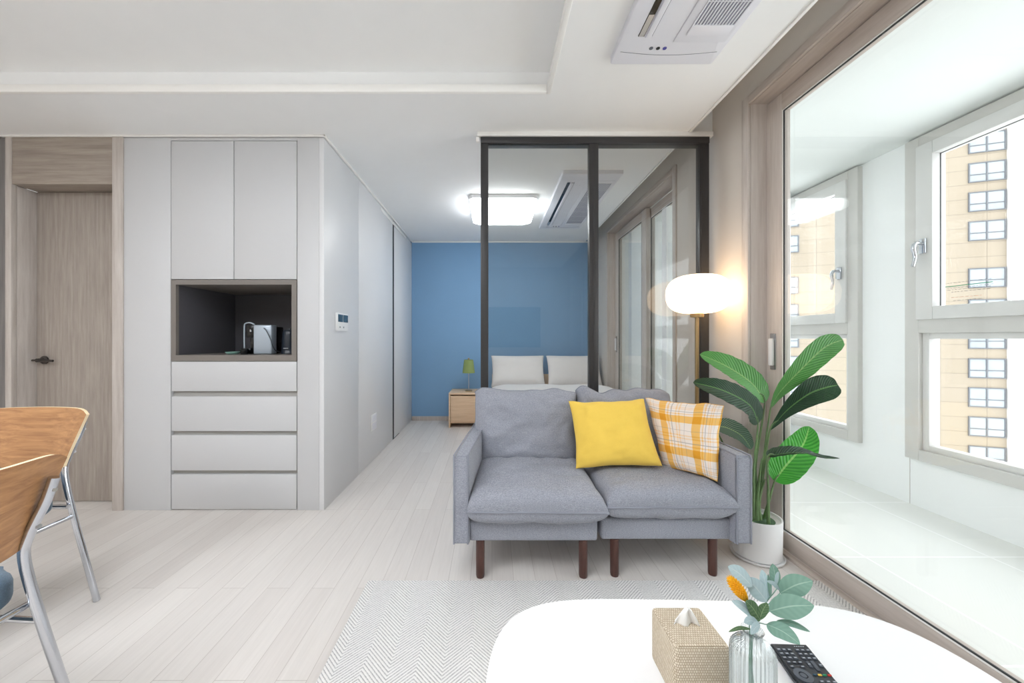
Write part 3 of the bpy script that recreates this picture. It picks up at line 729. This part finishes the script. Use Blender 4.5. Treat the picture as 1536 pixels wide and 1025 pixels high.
# ------------------------------------------------------------------ sofa
sf = thing('sofa', 'two-seat blue-grey fabric sofa with dark wooden legs in front of the glass partition', 'sofa', (.48, 1.85, 0))
def arm(xf, side):
    # arm box, front at Y=1.60, narrowing inwards towards the back; xf = outer X at the front
    w = .068; y0, y1 = 1.605, 2.14; dx = -.072*side if side else 0
    b = B()
    prof = rrect(0, 1, 0, 1, .01)
    n = 8
    xo = xf; xi = xf-w*side
    pts = []
    for k in range(n+1):
        t = k/n; y = y0+(y1-y0)*t; off = -side*.068*t
        zt_ = .548+.02*t
        a, c = sorted((xo+off, xi+off))
        ring = [(a, .168), (c, .168), (c, zt_-.012), (c-.010, zt_), (a+.010, zt_), (a, zt_-.012)]
        pts.append([b.verts.new((x, y, z)) for x, z in ring])
    for p, q in zip(pts, pts[1:]):
        for k in range(6): b.faces.new((p[k], p[(k+1) % 6], q[(k+1) % 6], q[k]))
    b.faces.new(pts[0][::-1]); b.faces.new(pts[-1])
    bmesh.ops.bevel(b, geom=[e for e in b.edges if (abs(e.verts[0].co.y-y0) < 1e-4 and abs(e.verts[1].co.y-y0) < 1e-4)], offset=.008, segments=2, affect='EDGES')
    o = obj('arm', b, M['sofa'], sf, 50)
    b = B()
    for xx, o_ in ((xo, 0), (xi, 0)):
        sg = 1 if xx == xo else -1
        e = -side*sg*.004
        tube(b, [(xx+e, y0-.001, .17), (xx+e, y0-.001, .535), (xx+e, y0+.006, .549)]+[(xx+e-side*.068*t, y0+(y1-y0)*t, .551+.02*t) for t in (.1, .3, .5, .7, .9, 1)], .0036, 8)
    obj('piping', b, M['sofapipe'], o)
arm(-.168, -1); arm(1.118, 1)
b = B(); bx(b, -.06, 1.03, 2.10, 2.175, .17, .70, .02, seg=3); obj('back_frame', b, M['sofa'], sf)
for a, c, dy in ((-.100, .462, 0), (.480, 1.052, .012)):
    b = B(); bx(b, a, c, 1.628+dy, 2.10, .168, .262, .012, seg=3); o = obj('seat_base', b, M['sofa'], sf)
def seatcush(c, seed):
    b = B(); lp = cushion(b, c, .078, 44, 44, 7, .34, .012, .014, seed, bias=.02, wob=.010, face=(0, 0, 1))
    o = obj('seat_cushion', b, M['sofa'], sf, 60)
    b = B(); tube(b, lp, .0048, 8); obj('piping', b, M['sofapipe'], o)
seatcush([(-.108, 1.567, .322), (.488, 1.567, .318), (.470, 2.02, .362), (-.07, 2.02, .362)], 1.3)
seatcush([(.494, 1.594, .330), (1.062, 1.600, .328), (.992, 2.02, .362), (.482, 2.02, .362)], 5.1)
def backcush(c, seed):
    b = B(); lp = cushion(b, c, .088, 44, 40, 6, .42, .022, .020, seed, wob=.028, face=(0, -1, .1))
    o = obj('back_cushion', b, M['sofa'], sf, 60)
    b = B(); tube(b, lp, .0045, 8); obj('piping', b, M['sofapipe'], o)
backcush([(-.082, 2.02, .385), (.455, 2.02, .385), (.462, 2.085, .772), (-.098, 2.085, .775)], 2.2)
backcush([(.47, 2.03, .385), (1.0, 2.03, .385), (.985, 2.09, .765), (.468, 2.085, .775)], 7.7)
for x, y in ((-.052, 1.652), (.403, 1.652), (.545, 1.662), (.985, 1.668), (-.04, 2.08), (.403, 2.08), (.545, 2.08), (.97, 2.08)):
    b = B(); lathe(b, [(0, 0.0005), (.017, .0005), (.019, .01), (.0195, .168), (0, .168)], (x, y, 0), 20); obj('leg', b, M['sofaleg'], sf)

# throw pillows
b = B(); Yt, Yb_ = 1.93, 1.80
yc = [pt(864, 704, 1.80), pt(994, 700, 1.775), pt(966, 598, 1.90), pt(853, 602, 1.93)]
cushion(b, yc, .066, 30, 30, 3.0, .5, .07, .014, 4, wob=.008, face=(0, -1, .3))
tag(obj('throw_pillow', b, M['yellow'], origin=yc[0].lerp(yc[1], .5)), 'plain mustard yellow throw pillow in the middle of the sofa', 'cushion')
b = B()
yc = [pt(995, 702, 1.86), pt(1077, 723, 1.66), pt(1086, 606, 1.70), pt(968, 596, 1.97)]
cushion(b, yc, .058, 30, 30, 3.0, .5, .07, .012, 9, wob=.008, face=(-.2, -1, .3))
tag(obj('throw_pillow', b, M['plaid'], origin=yc[0].lerp(yc[1], .5)), 'yellow and white plaid throw pillow leaning on the sofa arm by the plant', 'cushion')

# ------------------------------------------------------------------ floor lamp
lx, ly = 1.172, 2.135
fl = thing('floor_lamp', 'brass floor lamp with a glowing white oval shade behind the sofa', 'lamp', (lx, ly, 0))
b = B(); lathe(b, [(0, .0005), (.11, .0005), (.115, .006), (.11, .016), (.03, .022), (0, .022)], (lx, ly, 0), 40); obj('base', b, M['brass'], fl)
b = B(); tube(b, [(lx, ly, .022), (lx, ly, 1.178)], .0105, 16); obj('pole', b, M['brass'], fl)
b = B(); lathe(b, [(0, 1.175), (.034, 1.175), (.036, 1.182), (.036, 1.196), (0, 1.197)], (lx, ly, 0), 28); obj('collar', b, M['brass'], fl)
b = B(); prof = []
for k in range(25):
    a = -PI/2+PI*k/24
    ca, sa = math.cos(a), math.sin(a)
    prof.append((.166*abs(ca)**.62 if abs(ca) > 1e-6 else 0, 1.307+.110*(1 if sa > 0 else -1)*abs(sa)**.85))
lathe(b, prof, (lx+.004, ly, 0), 48, 48, .006); obj('lamp_shade', b, M['lampglow'], fl)

# ------------------------------------------------------------------ potted plant
px_, py_ = 1.287, 1.815
pl = thing('potted_plant', 'tall green banana-leaf plant in a white pot by the balcony door', 'plant', (px_, py_, 0))
b = B(); lathe(b, [(0, .0005), (.104, .0005), (.110, .004), (.113, .014), (.110, .014), (.105, .008), (0, .008)], (px_, py_, 0), 48); obj('saucer', b, M['pot'], pl)
b = B(); lathe(b, [(0, .0095), (.094, .0095), (.100, .014), (.1025, .19), (.1015, .195), (.096, .195), (.094, .18), (0, .172)], (px_, py_, 0), 56); obj('pot', b, M['pot'], pl)
b = B(); lathe(b, [(0, .182), (.05, .181), (.093, .176), (.093, .173), (0, .173)], (px_, py_, 0), 40); obj('soil', b, M['soil'], pl)
def plantleaf(base, tip, mids, width, mt, normal, foot, stemY, prof=None, curl=0, fold=.25, ripple=.03, stem_w=.006, bend=0):
    pts = [base]+mids+[tip]
    b = B(); leaf(b, pts, width, normal, fold, prof, 10, 10, curl, ripple, sd=random.random()*9)
    lf = obj('leaf', b, M[mt], pl, 80)
    b = B(); f = Vector(foot); m1 = f.lerp(base, .5)+Vector((bend, 0, 0))
    tube(b, [f, m1, base]+[pts[0].lerp(pts[1], .5)], [stem_w*1.35, stem_w*.85, stem_w*.55, stem_w*.35], 10, smooth_pts=8)
    obj('stem', b, M['stem'], lf)
wide = lambda t: (math.sin(PI*min(1, t)**.9)**.62)
endw = lambda t: (math.sin(PI*(.04+.93*t)**1.7)**.7 if t < 1 else 0.1)*(1 if t < .98 else .8)
Z0 = .176
def ft(dx, dy): return (px_+dx, py_+dy, Z0)
plantleaf(pt(1147, 604, 1.80), pt(1050, 532, 1.90), [pt(1128, 576, 1.82), pt(1090, 550, 1.87)], .150, 'leaf_mid', (.25, -1, .55), ft(-.01, .02), 0, wide, bend=-.01)
plantleaf(pt(1137, 636, 1.74), pt(1040, 574, 1.74), [pt(1124, 608, 1.72), pt(1084, 586, 1.72)], .140, 'leaf_dark', (-.15, -.75, .75), ft(-.03, -.02), 0, wide, curl=.15, bend=-.01)
plantleaf(pt(1073, 640, 1.98), pt(1127, 674, 1.90), [pt(1090, 642, 1.96), pt(1112, 654, 1.93)], .11, 'leaf_pale', (.1, -.8, .6), ft(-.05, .03), 0, wide, bend=.03)
plantleaf(pt(1156, 612, 1.80), pt(1264, 510, 1.72), [pt(1170, 588, 1.78), pt(1200, 556, 1.75), pt(1236, 522, 1.73)], .112, 'leaf_mid', (.1, -1, .25), ft(.005, .0), 0, endw, bend=-.005, fold=.12)
plantleaf(pt(1155, 645, 1.78), pt(1257, 578, 1.70), [pt(1180, 616, 1.76), pt(1212, 592, 1.73), pt(1238, 582, 1.71)], .120, 'leaf_dark', (.15, -1, .6), ft(.015, .02), 0, endw, bend=0, fold=.3)
plantleaf(pt(1162, 722, 1.76), pt(1214, 640, 1.80), [pt(1176, 702, 1.77), pt(1204, 668, 1.79)], .150, 'leaf_bright', (-.25, -1, .2), ft(.035, .0), 0, wide, fold=.1)
plantleaf(pt(1152, 686, 1.66), pt(1259, 688, 1.62), [pt(1175, 681, 1.65), pt(1205, 680, 1.64), pt(1232, 687, 1.63)], .085, 'leaf_dark', (0, -.12, 1), ft(.02, -.05), 0, lambda t: math.sin(PI*t**.6)**.8, fold=.35)
b = B()
for k in range(7):
    a = k*2*PI/7; tube(b, [(px_-.01+.022*math.cos(a), py_+.02*math.sin(a), Z0), (px_-.006+.012*math.cos(a), py_+.012*math.sin(a), Z0+.09), (px_+.002+.03*math.cos(a+.5), py_+.02*math.sin(a), Z0+.20+.05*(k % 3))], [.012, .009, .0025], 8, smooth_pts=5)
obj('sheath', b, M['stem'], pl)

# ------------------------------------------------------------------ rug
b = B(); bx(b, -.535, 1.415, -.6, 1.612, .0005, .010, .003); tag(obj('rug', b, M['rug'], origin=(.44, .5, 0)), 'pale grey herringbone woven rug under the coffee table', 'rug')

# ------------------------------------------------------------------ coffee table
TZC = .33
ct = thing('coffee_table', 'white round-cornered coffee table in front of the sofa', 'table', (.51, .51, 0))
poly = []
for k in range(96):
    t = 2*PI*k/96; c_, s_ = math.cos(t), math.sin(t); n_ = 2/4.8
    x = .548*(abs(c_)**n_)*(1 if c_ > 0 else -1); y = .525*(abs(s_)**n_)*(1 if s_ > 0 else -1)
    a = math.radians(-1.5); poly.append((.524+x*math.cos(a)-y*math.sin(a), .508+x*math.sin(a)+y*math.cos(a)))
b = B(); prism(b, poly, TZC-.024, TZC, .006); obj('tabletop', b, M['tabletop'], ct)
for sx in (-1, 1):
    for sy in (-1, 1):
        b = B(); tube(b, [(.51+sx*.40, .51+sy*.40, .0145), (.51+sx*.34, .51+sy*.34, TZC-.0245)], [.012, .017], 16); obj('leg', b, M['tabletop'], ct)

# tissue box
tb = thing('tissue_box', 'beige knitted tissue box cover with a white tissue sticking out', 'tissue box', (.415, .79, TZC))
a0, a1, b0, b1, zt = .360, .471, .735, .847, TZC+.117
b = B(); bx(b, a0, a1, b0, b1, TZC+.0005, zt, .009, seg=3)
uvl = b.loops.layers.uv.verify()
bmesh.ops.recalc_face_normals(b, faces=b.faces)
for f in b.faces:
    n = f.normal
    for l in f.loops:
        p = l.vert.co
        if abs(n.z) > .7: l[uvl].uv = (p.x, p.y)
        elif abs(n.x) > .7: l[uvl].uv = (p.y, p.z)
        else: l[uvl].uv = (p.x, p.z)
obj('knitted_cover', b, M['weave'], tb)
b = B(); cx, cy = .412, .792
for k, (dx, h, w) in enumerate(((0, .038, .027), (.004, .032, .024))):
    rows = []
    for j in range(9):
        t = j/8; ww = w*(1-t)**.8+.001
        rows.append([b.verts.new((cx+dx+ww*(-1+2*i/8)+.004*t, cy+.006*math.sin(i*1.3+k+t*2)*(1-t*.5)+.006*k, zt-.002+h*t)) for i in range(9)])
    for p, q in zip(rows, rows[1:]):
        for i in range(8): b.faces.new((p[i], p[i+1], q[i+1], q[i]))
o = obj('tissue', b, M['tissue'], tb, 80); md = o.modifiers.new('thickness', 'SOLIDIFY'); md.thickness = .0012

# vase with leaves
vx, vy = .4745, .68
va = thing('vase', 'clear ribbed glass bottle vase on the white coffee table', 'vase', (vx, vy, TZC))
b = B()
outp = [(0, .0008), (.030, .0008), (.0345, .006), (.0355, .02), (.0355, .152), (.034, .161), (.027, .170), (.0175, .175), (.0145, .181), (.0150, .189), (.0180, .194)]
inp = [(.0165, .194), (.0132, .188), (.0125, .181), (.0155, .173), (.026, .167), (.0318, .159), (.0327, .151), (.0327, .020), (.030, .010), (0, .009)]
prof = outp
rings = []
lathe(b, outp+inp, (vx, vy, TZC), 216, 30, .035)
obj('glass_body', b, M['glassvase'], va, 80)
bq = thing('artificial_bouquet', 'sage green leaves with one orange-yellow flower standing in the glass vase', 'flowers', (vx, vy, TZC+.02))
neck = Vector((vx, vy, TZC+.185)); foot = Vector((vx+.008, vy+.004, TZC+.022))
VS = 1.0
specs = [  # base px, tip px, width, mat, depth base, depth tip, normal
    ((1150, 903), (1118, 868), .030, 'sage_pale', .69, .70, (.1, -1, .3)), ((1128, 880), (1092, 850), .026, 'sage_pale', .69, .70, (.2, -1, .5)),
    ((1152, 899), (1143, 855), .016, 'sage_pale', .70, .72, (-.3, -1, 0)), ((1156, 897), (1152, 862), .012, 'sage', .70, .71, (.5, -1, 0)),
    ((1165, 884), (1159, 846), .019, 'sage', .70, .71, (0, -1, .1)), ((1163, 880), (1168, 858), .010, 'sage_pale', .69, .70, (.4, -1, .1)),
    ((1170, 890), (1219, 872), .033, 'sage', .69, .66, (.1, -.8, .7)), ((1154, 917), (1221, 909), .036, 'sage', .68, .64, (0, -.9, .7)),
    ((1150, 937), (1200, 967), .029, 'sage', .67, .62, (.1, -.9, .6)), ((1165, 932), (1215, 948), .013, 'sage', .68, .65, (0, -.4, 1)),
    ((1140, 931), (1119, 902), .022, 'sage_dark', .67, .66, (.4, -1, .2)), ((1139, 930), (1151, 905), .015, 'sage_dark', .67, .66, (-.4, -1, .1)),
    ((1138, 931), (1098, 902), .017, 'sage_pale', .67, .655, (.3, -.8, .7)), ((1126, 944), (1093, 948), .006, 'sage_dark', .67, .65, (0, -.5, 1)),
    ((1138, 936), (1116, 934), .014, 'sage_pale', .66, .65, (0, -.8, .7)), ((1170, 886), (1150, 872), .007, 'sage_pale', .69, .68, (.2, -1, .2)), ((1140, 938), (1126, 952), .014, 'sage_pale', .65, .64, (.3, -1, .3)),
]
for (bp_, tp, w, mt, d0, d1, nr) in specs:
    p0 = pt(bp_[0], bp_[1], d0); p1 = pt(tp[0], tp[1], d1); md_ = p0.lerp(p1, .5)+Vector((0, 0, .004))
    b = B(); leaf(b, [p0, md_, p1], w, nr, .12, lambda t: math.sin(PI*t**.9)**.92*1.06, 8, 8, .1, 0, .0008); obj('leaf', b, M[mt], bq, 80)
b = B()
for (e, d) in (((1150, 903), .69), ((1165, 884), .70), ((1170, 890), .69), ((1154, 917), .68), ((1140, 931), .67), ((1117, 897), .68), ((1150, 937), .67)):
    p = pt(e[0], e[1], d); tube(b, [foot+Vector((random.uniform(-.008, .008), random.uniform(-.008, .008), 0)), neck+Vector((random.uniform(-.006, .006), random.uniform(-.006, .006), 0)), p], [.0009, .0010, .0008], 6, smooth_pts=6)
obj('stem', b, M['sage'], bq)
b = B(); f0 = pt(1119, 900, .675); f1 = pt(1097, 871, .675); ax = (f1-f0)
u = ax.cross(Vector((0, 1, 0))).normalized(); w_ = ax.cross(u).normalized()
for i in range(15):
    t = i/14; r_ = .0095*math.sin(PI*(.12+.8*t))**.6
    for k in range(11):
        a = 2*PI*(k+.5*(i % 2))/11; d = u*math.cos(a)+w_*math.sin(a); p = f0+ax*t
        tube(b, [p+d*r_*.3, p+d*r_*.9+ax*.06, p+d*r_*1.2+ax*.16], [.0010, .0011, .0004], 5)
tube(b, [f0, f0+ax*.5, f1], [.004, .006, .004], 8)
obj('flower', b, M['petal'], bq)

# remote control
rc = thing('remote_control', 'dark grey remote control with rows of keys on the white coffee table', 'remote control', (.66, .83, TZC))
P0 = Vector((.646, .872)); P1 = Vector((.727, .868)); 
ang = math.atan2(-.002, .08); ln = .20
dx_ = Vector((.0805, -.003)).normalized(); dyv = Vector((-.17, -1)).normalized()
Wd = .086
def rp(u, v, z): 
    p = P0+dx_*(Wd*u)+dyv*(ln*v); return (p.x, p.y, TZC+z)
def rbox(bm, u0, u1, v0, v1, z0, z1, bev=0, mi=0):
    vs = [bm.verts.new(rp(u, v, z)) for u in (u0, u1) for v in (v0, v1) for z in (z0, z1)]
    fs = [bm.faces.new([vs[i] for i in f]) for f in [(0, 1, 3, 2), (4, 6, 7, 5), (0, 4, 5, 1), (2, 3, 7, 6), (0, 2, 6, 4), (1, 5, 7, 3)]]
    for f in fs: f.material_index = mi
    if bev:
        r_ = bmesh.ops.bevel(bm, geom=list({e for f in fs for e in f.edges}), offset=bev, segments=2, affect='EDGES')
        for f in r_['faces']: f.material_index = mi
b = B(); rbox(b, 0, 1, 0, 1, .0008, .014, .004); obj('body', b, M['blackplastic'], rc)
KZ0, KZ1 = .0142, .0165
def key(u0, u1, v0, v1, m='button', nm='key', mark=True):
    b = B(); rbox(b, u0, u1, v0, v1, KZ0, KZ1, .0008)
    mm = [M[m]]
    if mark:
        uc, vc = (u0+u1)/2, (v0+v1)/2; rbox(b, uc-.03, uc+.03, vc-.004, vc+.004, KZ1+.0001, KZ1+.0003, 0, 1); mm.append(M['keymark'])
    obj(nm, b, mm, rc)
for half in (0, 1):
    for rr_, v in enumerate((.09, .145, .20)):
        for k in range(3):
            u0 = .07+half*.48+k*.135; key(u0, u0+.11, v, v+.038)
for u0 in (.10, .24, .38): key(u0, u0+.10, .265, .29)
for u0 in (.10, .36): key(u0, u0+.10, .32, .345)
key(.58, .66, .26, .34); key(.69, .79, .25, .38, mark=False); key(.84, .93, .28, .33)
for u0, m_ in ((.52, 'lcd'), (.635, 'yellow'), (.75, 'green'), (.865, 'redkey')):
    if m_ == 'redkey': M['redkey'] = plain('red rubber key', rgb(206, 60, 50), .5)
    key(u0, u0+.09, .415, .437, m_, mark=False)
b = B(); c_ = rp(.27, .44, 0); lathe(b, [(.008, KZ0), (.008, KZ1), (.017, KZ1), (.017, KZ0)], (c_[0], c_[1], TZC), 32); lathe(b, [(0, KZ1), (.006, KZ1), (.006, KZ0), (0, KZ0)], (c_[0], c_[1], TZC), 20); obj('navigation_ring', b, M['button'], rc)
for u0 in (.55, .70, .84):
    for v in (.49, .54, .59): key(u0, u0+.11, v, v+.032)
for u0 in (.1, .3): key(u0, u0+.12, .58, .61)
for v in (.68, .74, .80):
    for u0 in (.1, .32, .54, .76): key(u0, u0+.13, v, v+.03)
b = B()
for k in range(5): rbox(b, .60+k*.055, .635+k*.055, .045, .053, .0141, .0143)
obj('print', b, M['keymark'], rc)

# ------------------------------------------------------------------ dining chairs
def chair_parts(root):
    for sgn in (-1, 1):
        b = B(); tube(b, [(sgn*.25, .25, .0005), (sgn*.222, .237, .16), (sgn*.186, .222, .36), (sgn*.160, .215, .52), (sgn*.158, .228, .58), (sgn*.170, .256, .66), (sgn*.176, .270, .715)], .0108, 14, smooth_pts=6)
        lg = obj('leg', b, M['chrome'], root)
        for x, y, z in ((sgn*.163, .253, .60), (sgn*.174, .279, .685)):
            b = B(); tube(b, [(x, y-.012, z), (x, y-.004, z+.001)], .0055, 12); obj('bolt', b, M['steel'], lg)
        b = B(); tube(b, [(sgn*.235, -.215, .0005), (sgn*.205, -.19, .30), (sgn*.196, -.18, .40)], .0125, 14); obj('leg', b, M['chrome'], root)
        b = B(); tube(b, [(sgn*.187, .222, .355), (sgn*.200, -.185, .355)], .0075, 10); obj('stretcher', b, M['chrome'], root)
    b = B(); tube(b, [(-.19, .20, .40), (.19, .20, .40)], .008, 10); obj('seat_rail', b, M['chrome'], root)
    b = B(); tube(b, [(-.2, -.17, .40), (.2, -.17, .40)], .008, 10); obj('seat_rail', b, M['chrome'], root)
    b = B(); prism(b, rrect(-.205, .205, -.235, .180, .08, 8), .400, .476, .022); obj('seat', b, M['seatblue'], root, 60)
    # curved plywood backrest
    b = B(); nx, nz_ = 24, 10; T_ = .006
    fr, bk = [], []
    for j in range(nz_+1):
        t = j/nz_; ra, rb_ = [], []
        for i in range(nx+1):
            u = -1+2*i/nx
            hw = .182+.036*t**1.2
            # round the two upper corners
            zt2 = .772-.022*abs(u)**10; zb2 = .545+.012*abs(u)**6
            z = zb2+(zt2-zb2)*t; y = .196+.050*t+.042*(1-u*u); x = u*hw
            ra.append(b.verts.new((x, y-T_, z))); rb_.append(b.verts.new((x, y+T_, z)))
        fr.append(ra); bk.append(rb_)
    for g_, m_ in ((fr, 0), (bk, 0)):
        for j in range(nz_):
            for i in range(nx): b.faces.new((g_[j][i], g_[j][i+1], g_[j+1][i+1], g_[j+1][i])).material_index = 0
    for i in range(nx):
        b.faces.new((fr[0][i], fr[0][i+1], bk[0][i+1], bk[0][i])).material_index = 1; b.faces.new((fr[nz_][i], fr[nz_][i+1], bk[nz_][i+1], bk[nz_][i])).material_index = 1
    for j in range(nz_):
        b.faces.new((fr[j][0], fr[j+1][0], bk[j+1][0], bk[j][0])).material_index = 1; b.faces.new((fr[j][nx], fr[j+1][nx], bk[j+1][nx], bk[j][nx])).material_index = 1
    obj('backrest', b, [M['chairply'], M['plyedge']], root)
ch = thing('dining_chair', 'chrome-legged plywood dining chair with blue seat, its curved back turned to the camera', 'chair', (0, 0, 0), 'plywood dining chairs')
chair_parts(ch)
ch.location = (-1.345, .745, 0); ch.rotation_euler = (0, 0, -PI/2-.03)
c2 = copy_tree(ch); c2.location = (-1.837, 1.25, 0); c2.rotation_euler = (0, 0, 0)
c2['label'] = 'chrome-legged plywood dining chair farther back, facing the camera, near the grey wooden door'

# ------------------------------------------------------------------ things in the niche
NZ = .952
cm = thing('coffee_machine', 'small silver and black capsule coffee machine in the cupboard niche', 'coffee machine', (-1.5, 2.46, NZ))
b = B(); bx(b, -1.542, -1.425, 2.41, 2.475, NZ+.0008, NZ+.19, .008, seg=3); obj('side_shell', b, M['silver'], cm)
b = B(); bx(b, -1.540, -1.44, 2.4755, 2.58, NZ+.0008, NZ+.18, .006); obj('water_tank', b, M['black'], cm)
b = B(); bx(b, -1.600, -1.5425, 2.43, 2.50, NZ+.11, NZ+.19, .006); bx(b, -1.575, -1.5425, 2.43, 2.50, NZ+.0008, NZ+.11, .003); obj('brew_head', b, M['black'], cm)
b = B(); tube(b, [(-1.545, 2.43, NZ+.192), (-1.575, 2.43, NZ+.205), (-1.605, 2.43, NZ+.198), (-1.612, 2.43, NZ+.17), (-1.612, 2.43, NZ+.04)], .0045, 10, smooth_pts=4); obj('lever', b, M['silver'], cm)
b = B(); bx(b, -1.625, -1.5755, 2.44, 2.57, NZ+.0008, NZ+.036, .004); obj('drip_tray', b, M['black'], cm)
b = B(); tube(b, [(-1.57, 2.43, NZ+.16), (-1.57, 2.43, NZ+.145)], .007, 12); obj('button', b, M['chrome'], cm)
kt = thing('kettle', 'dark navy electric kettle at the right end of the cupboard niche', 'kettle', (-1.375, 2.70, NZ))
kx, ky = -1.355, 2.50
kt.location = (kx, ky, NZ)
b = B(); lathe(b, [(0, .0008), (.052, .0008), (.052, .012), (.05, .015), (.049, .03), (.043, .13), (.040, .150), (.034, .158), (.012, .160), (.010, .170), (0, .172)], (kx, ky, NZ), 36); obj('body', b, M['kettle'], kt)
b = B(); tube(b, [(kx+.038, ky+.02, NZ+.145), (kx+.062, ky+.03, NZ+.135), (kx+.07, ky+.035, NZ+.09), (kx+.05, ky+.025, NZ+.05)], .006, 10, smooth_pts=5); obj('handle', b, M['black'], kt)
b = B()
for k in range(7): bx(b, kx-.016+k*.0048, kx-.0125+k*.0048, ky-.0505, ky-.049, NZ+.036, NZ+.0395)
obj('print', b, M['keymark'], kt)
b = B(); lathe(b, [(0, .0008), (.03, .0008), (.042, .012), (.043, .016), (.04, .016), (.028, .005), (0, .005)], (-1.68, 2.42, NZ), 28)
tag(obj('dish', b, M['teal'], origin=(-1.68, 2.42, NZ)), 'small pale teal dish in the cupboard niche beside the coffee machine', 'dish')
b = B(); lathe(b, [(0, .0008), (.02, .0008), (.024, .036), (.022, .036), (.018, .004), (0, .004)], (-1.593, 2.40, NZ), 24)
tag(obj('espresso_cup', b, M['black'], origin=(-1.593, 2.40, NZ)), 'tiny black cup in front of the coffee machine', 'cup')
b = B(); tube(b, [(-1.47, 2.405, NZ+.17), (-1.45, 2.40, NZ+.15), (-1.425, 2.40, NZ+.10), (-1.42, 2.42, NZ+.05), (-1.421, 2.46, NZ+.02), (-1.421, 2.55, NZ+.006)], .003, 8, smooth_pts=6); obj('power_cord', b, M['button'], cm)

# ------------------------------------------------------------------ apartment tower outside
P0 = Vector((48.8, 36.8, 0)); ud = Vector((-2.746, 1, 0)).normalized(); nd = Vector((-1, -2.746, 0)).normalized()
tw = thing('apartment_tower', 'beige high-rise apartment tower with white piers outside the balcony windows', 'building', (48.8, 36.8, -30))
rot = Matrix.Rotation(math.atan2(ud.y, ud.x)-PI, 4, 'Z')
def loc2w(l, d, z):  # l along facade (leftwards), d towards the viewer
    return P0+ud*l+nd*d+Vector((0, 0, z))
def fbox(bm, l0, l1, d0, d1, z0, z1, mi=0):
    vs = [bm.verts.new(loc2w(l, d, z)) for l in (l0, l1) for d in (d0, d1) for z in (z0, z1)]
    for f in [(0, 1, 3, 2), (4, 6, 7, 5), (0, 4, 5, 1), (2, 3, 7, 6), (0, 2, 6, 4), (1, 5, 7, 3)]:
        bm.faces.new([vs[i] for i in f]).material_index = mi
def rotobj(name, bm, mats, parent):
    """same placement, but the mesh axes follow the facade so its cladding lines run true"""
    o = obj(name, bm, mats, parent); inv = rot.inverted(); o.data.transform(inv); o.matrix_local = rot; return o
b = B(); fbox(b, -14, 22, -12, 0, -30, 46); rotobj('facade', b, M['beigefacade'], tw)
for l0, l1 in ((-2.42, -1.38), (-6.6, -5.6)):
    b = B(); fbox(b, l0, l1, .0, .35, -30, 46); rotobj('pier', b, M['whitepier'], tw)
rows = [24.3, 21.4, 18.5, 15.6, 12.7, 8.03, 4.94, 1.98, -.92, -3.8, -6.7, -9.6, -12.5]
for col, (l0, l1) in enumerate(((-1.30, 1.37), (-5.2, -2.55), (15.2, 17.8))):
    for zt in rows:
        b = B(); z0 = zt-1.95
        fbox(b, l0, l1, .001, .10, z0, z0+.1); fbox(b, l0, l1, .001, .10, zt-.1, zt); fbox(b, l0, l0+.1, .001, .10, z0+.1, zt-.1); fbox(b, l1-.1, l1, .001, .10, z0+.1, zt-.1)
        fbox(b, (l0+l1)/2-.06, (l0+l1)/2+.06, .001, .09, z0+.1, zt-.1); fbox(b, l0+.1, l1-.1, .001, .085, z0+.72, z0+.8)
        w = rotobj('window', b, M['winframe'], tw)
        b = B(); fbox(b, l0+.1, l1-.1, .002, .03, z0+.1, zt-.1)
        o = obj('pane', b, M['winglass'], None); o.data.transform(rot.inverted() @ Matrix.Translation(-wloc(tw))); o.parent = w
        

# ------------------------------------------------------------------ light
w = bpy.data.worlds.new('overcast sky'); bpy.context.scene.world = w; w.use_nodes = True
nt = w.node_tree; bg = nt.nodes['Background']
tc = N(nt, 'ShaderNodeTexCoord'); sp = N(nt, 'ShaderNodeSeparateXYZ'); L(nt, tc.outputs['Generated'], sp.inputs[0])
r = ramp(nt, [(0, (.80, .84, .86, 1)), (.5, (.94, .97, 1, 1)), (1, (.90, .95, 1, 1))])
mm = N(nt, 'ShaderNodeMath', operation='MULTIPLY_ADD'); mm.inputs[1].default_value = .5; mm.inputs[2].default_value = .5
L(nt, sp.outputs['Z'], mm.inputs[0]); L(nt, mm.outputs[0], r.inputs['Fac']); L(nt, r.outputs['Color'], bg.inputs['Color'])
bg.inputs['Strength'].default_value = 3.1

sc = bpy.context.scene
sc.view_settings.view_transform = 'Standard'; sc.view_settings.look = 'None'; sc.view_settings.gamma = 1; sc.view_settings.exposure = 0.62
sc.view_settings.use_curve_mapping = False
sc.cycles.max_bounces = 14; sc.cycles.diffuse_bounces = 8; sc.cycles.transparent_max_bounces = 16; sc.cycles.glossy_bounces = 6
sc.cycles.transmission_bounces = 10; sc.cycles.sample_clamp_indirect = 8; sc.cycles.caustics_refractive = False; sc.cycles.caustics_reflective = False
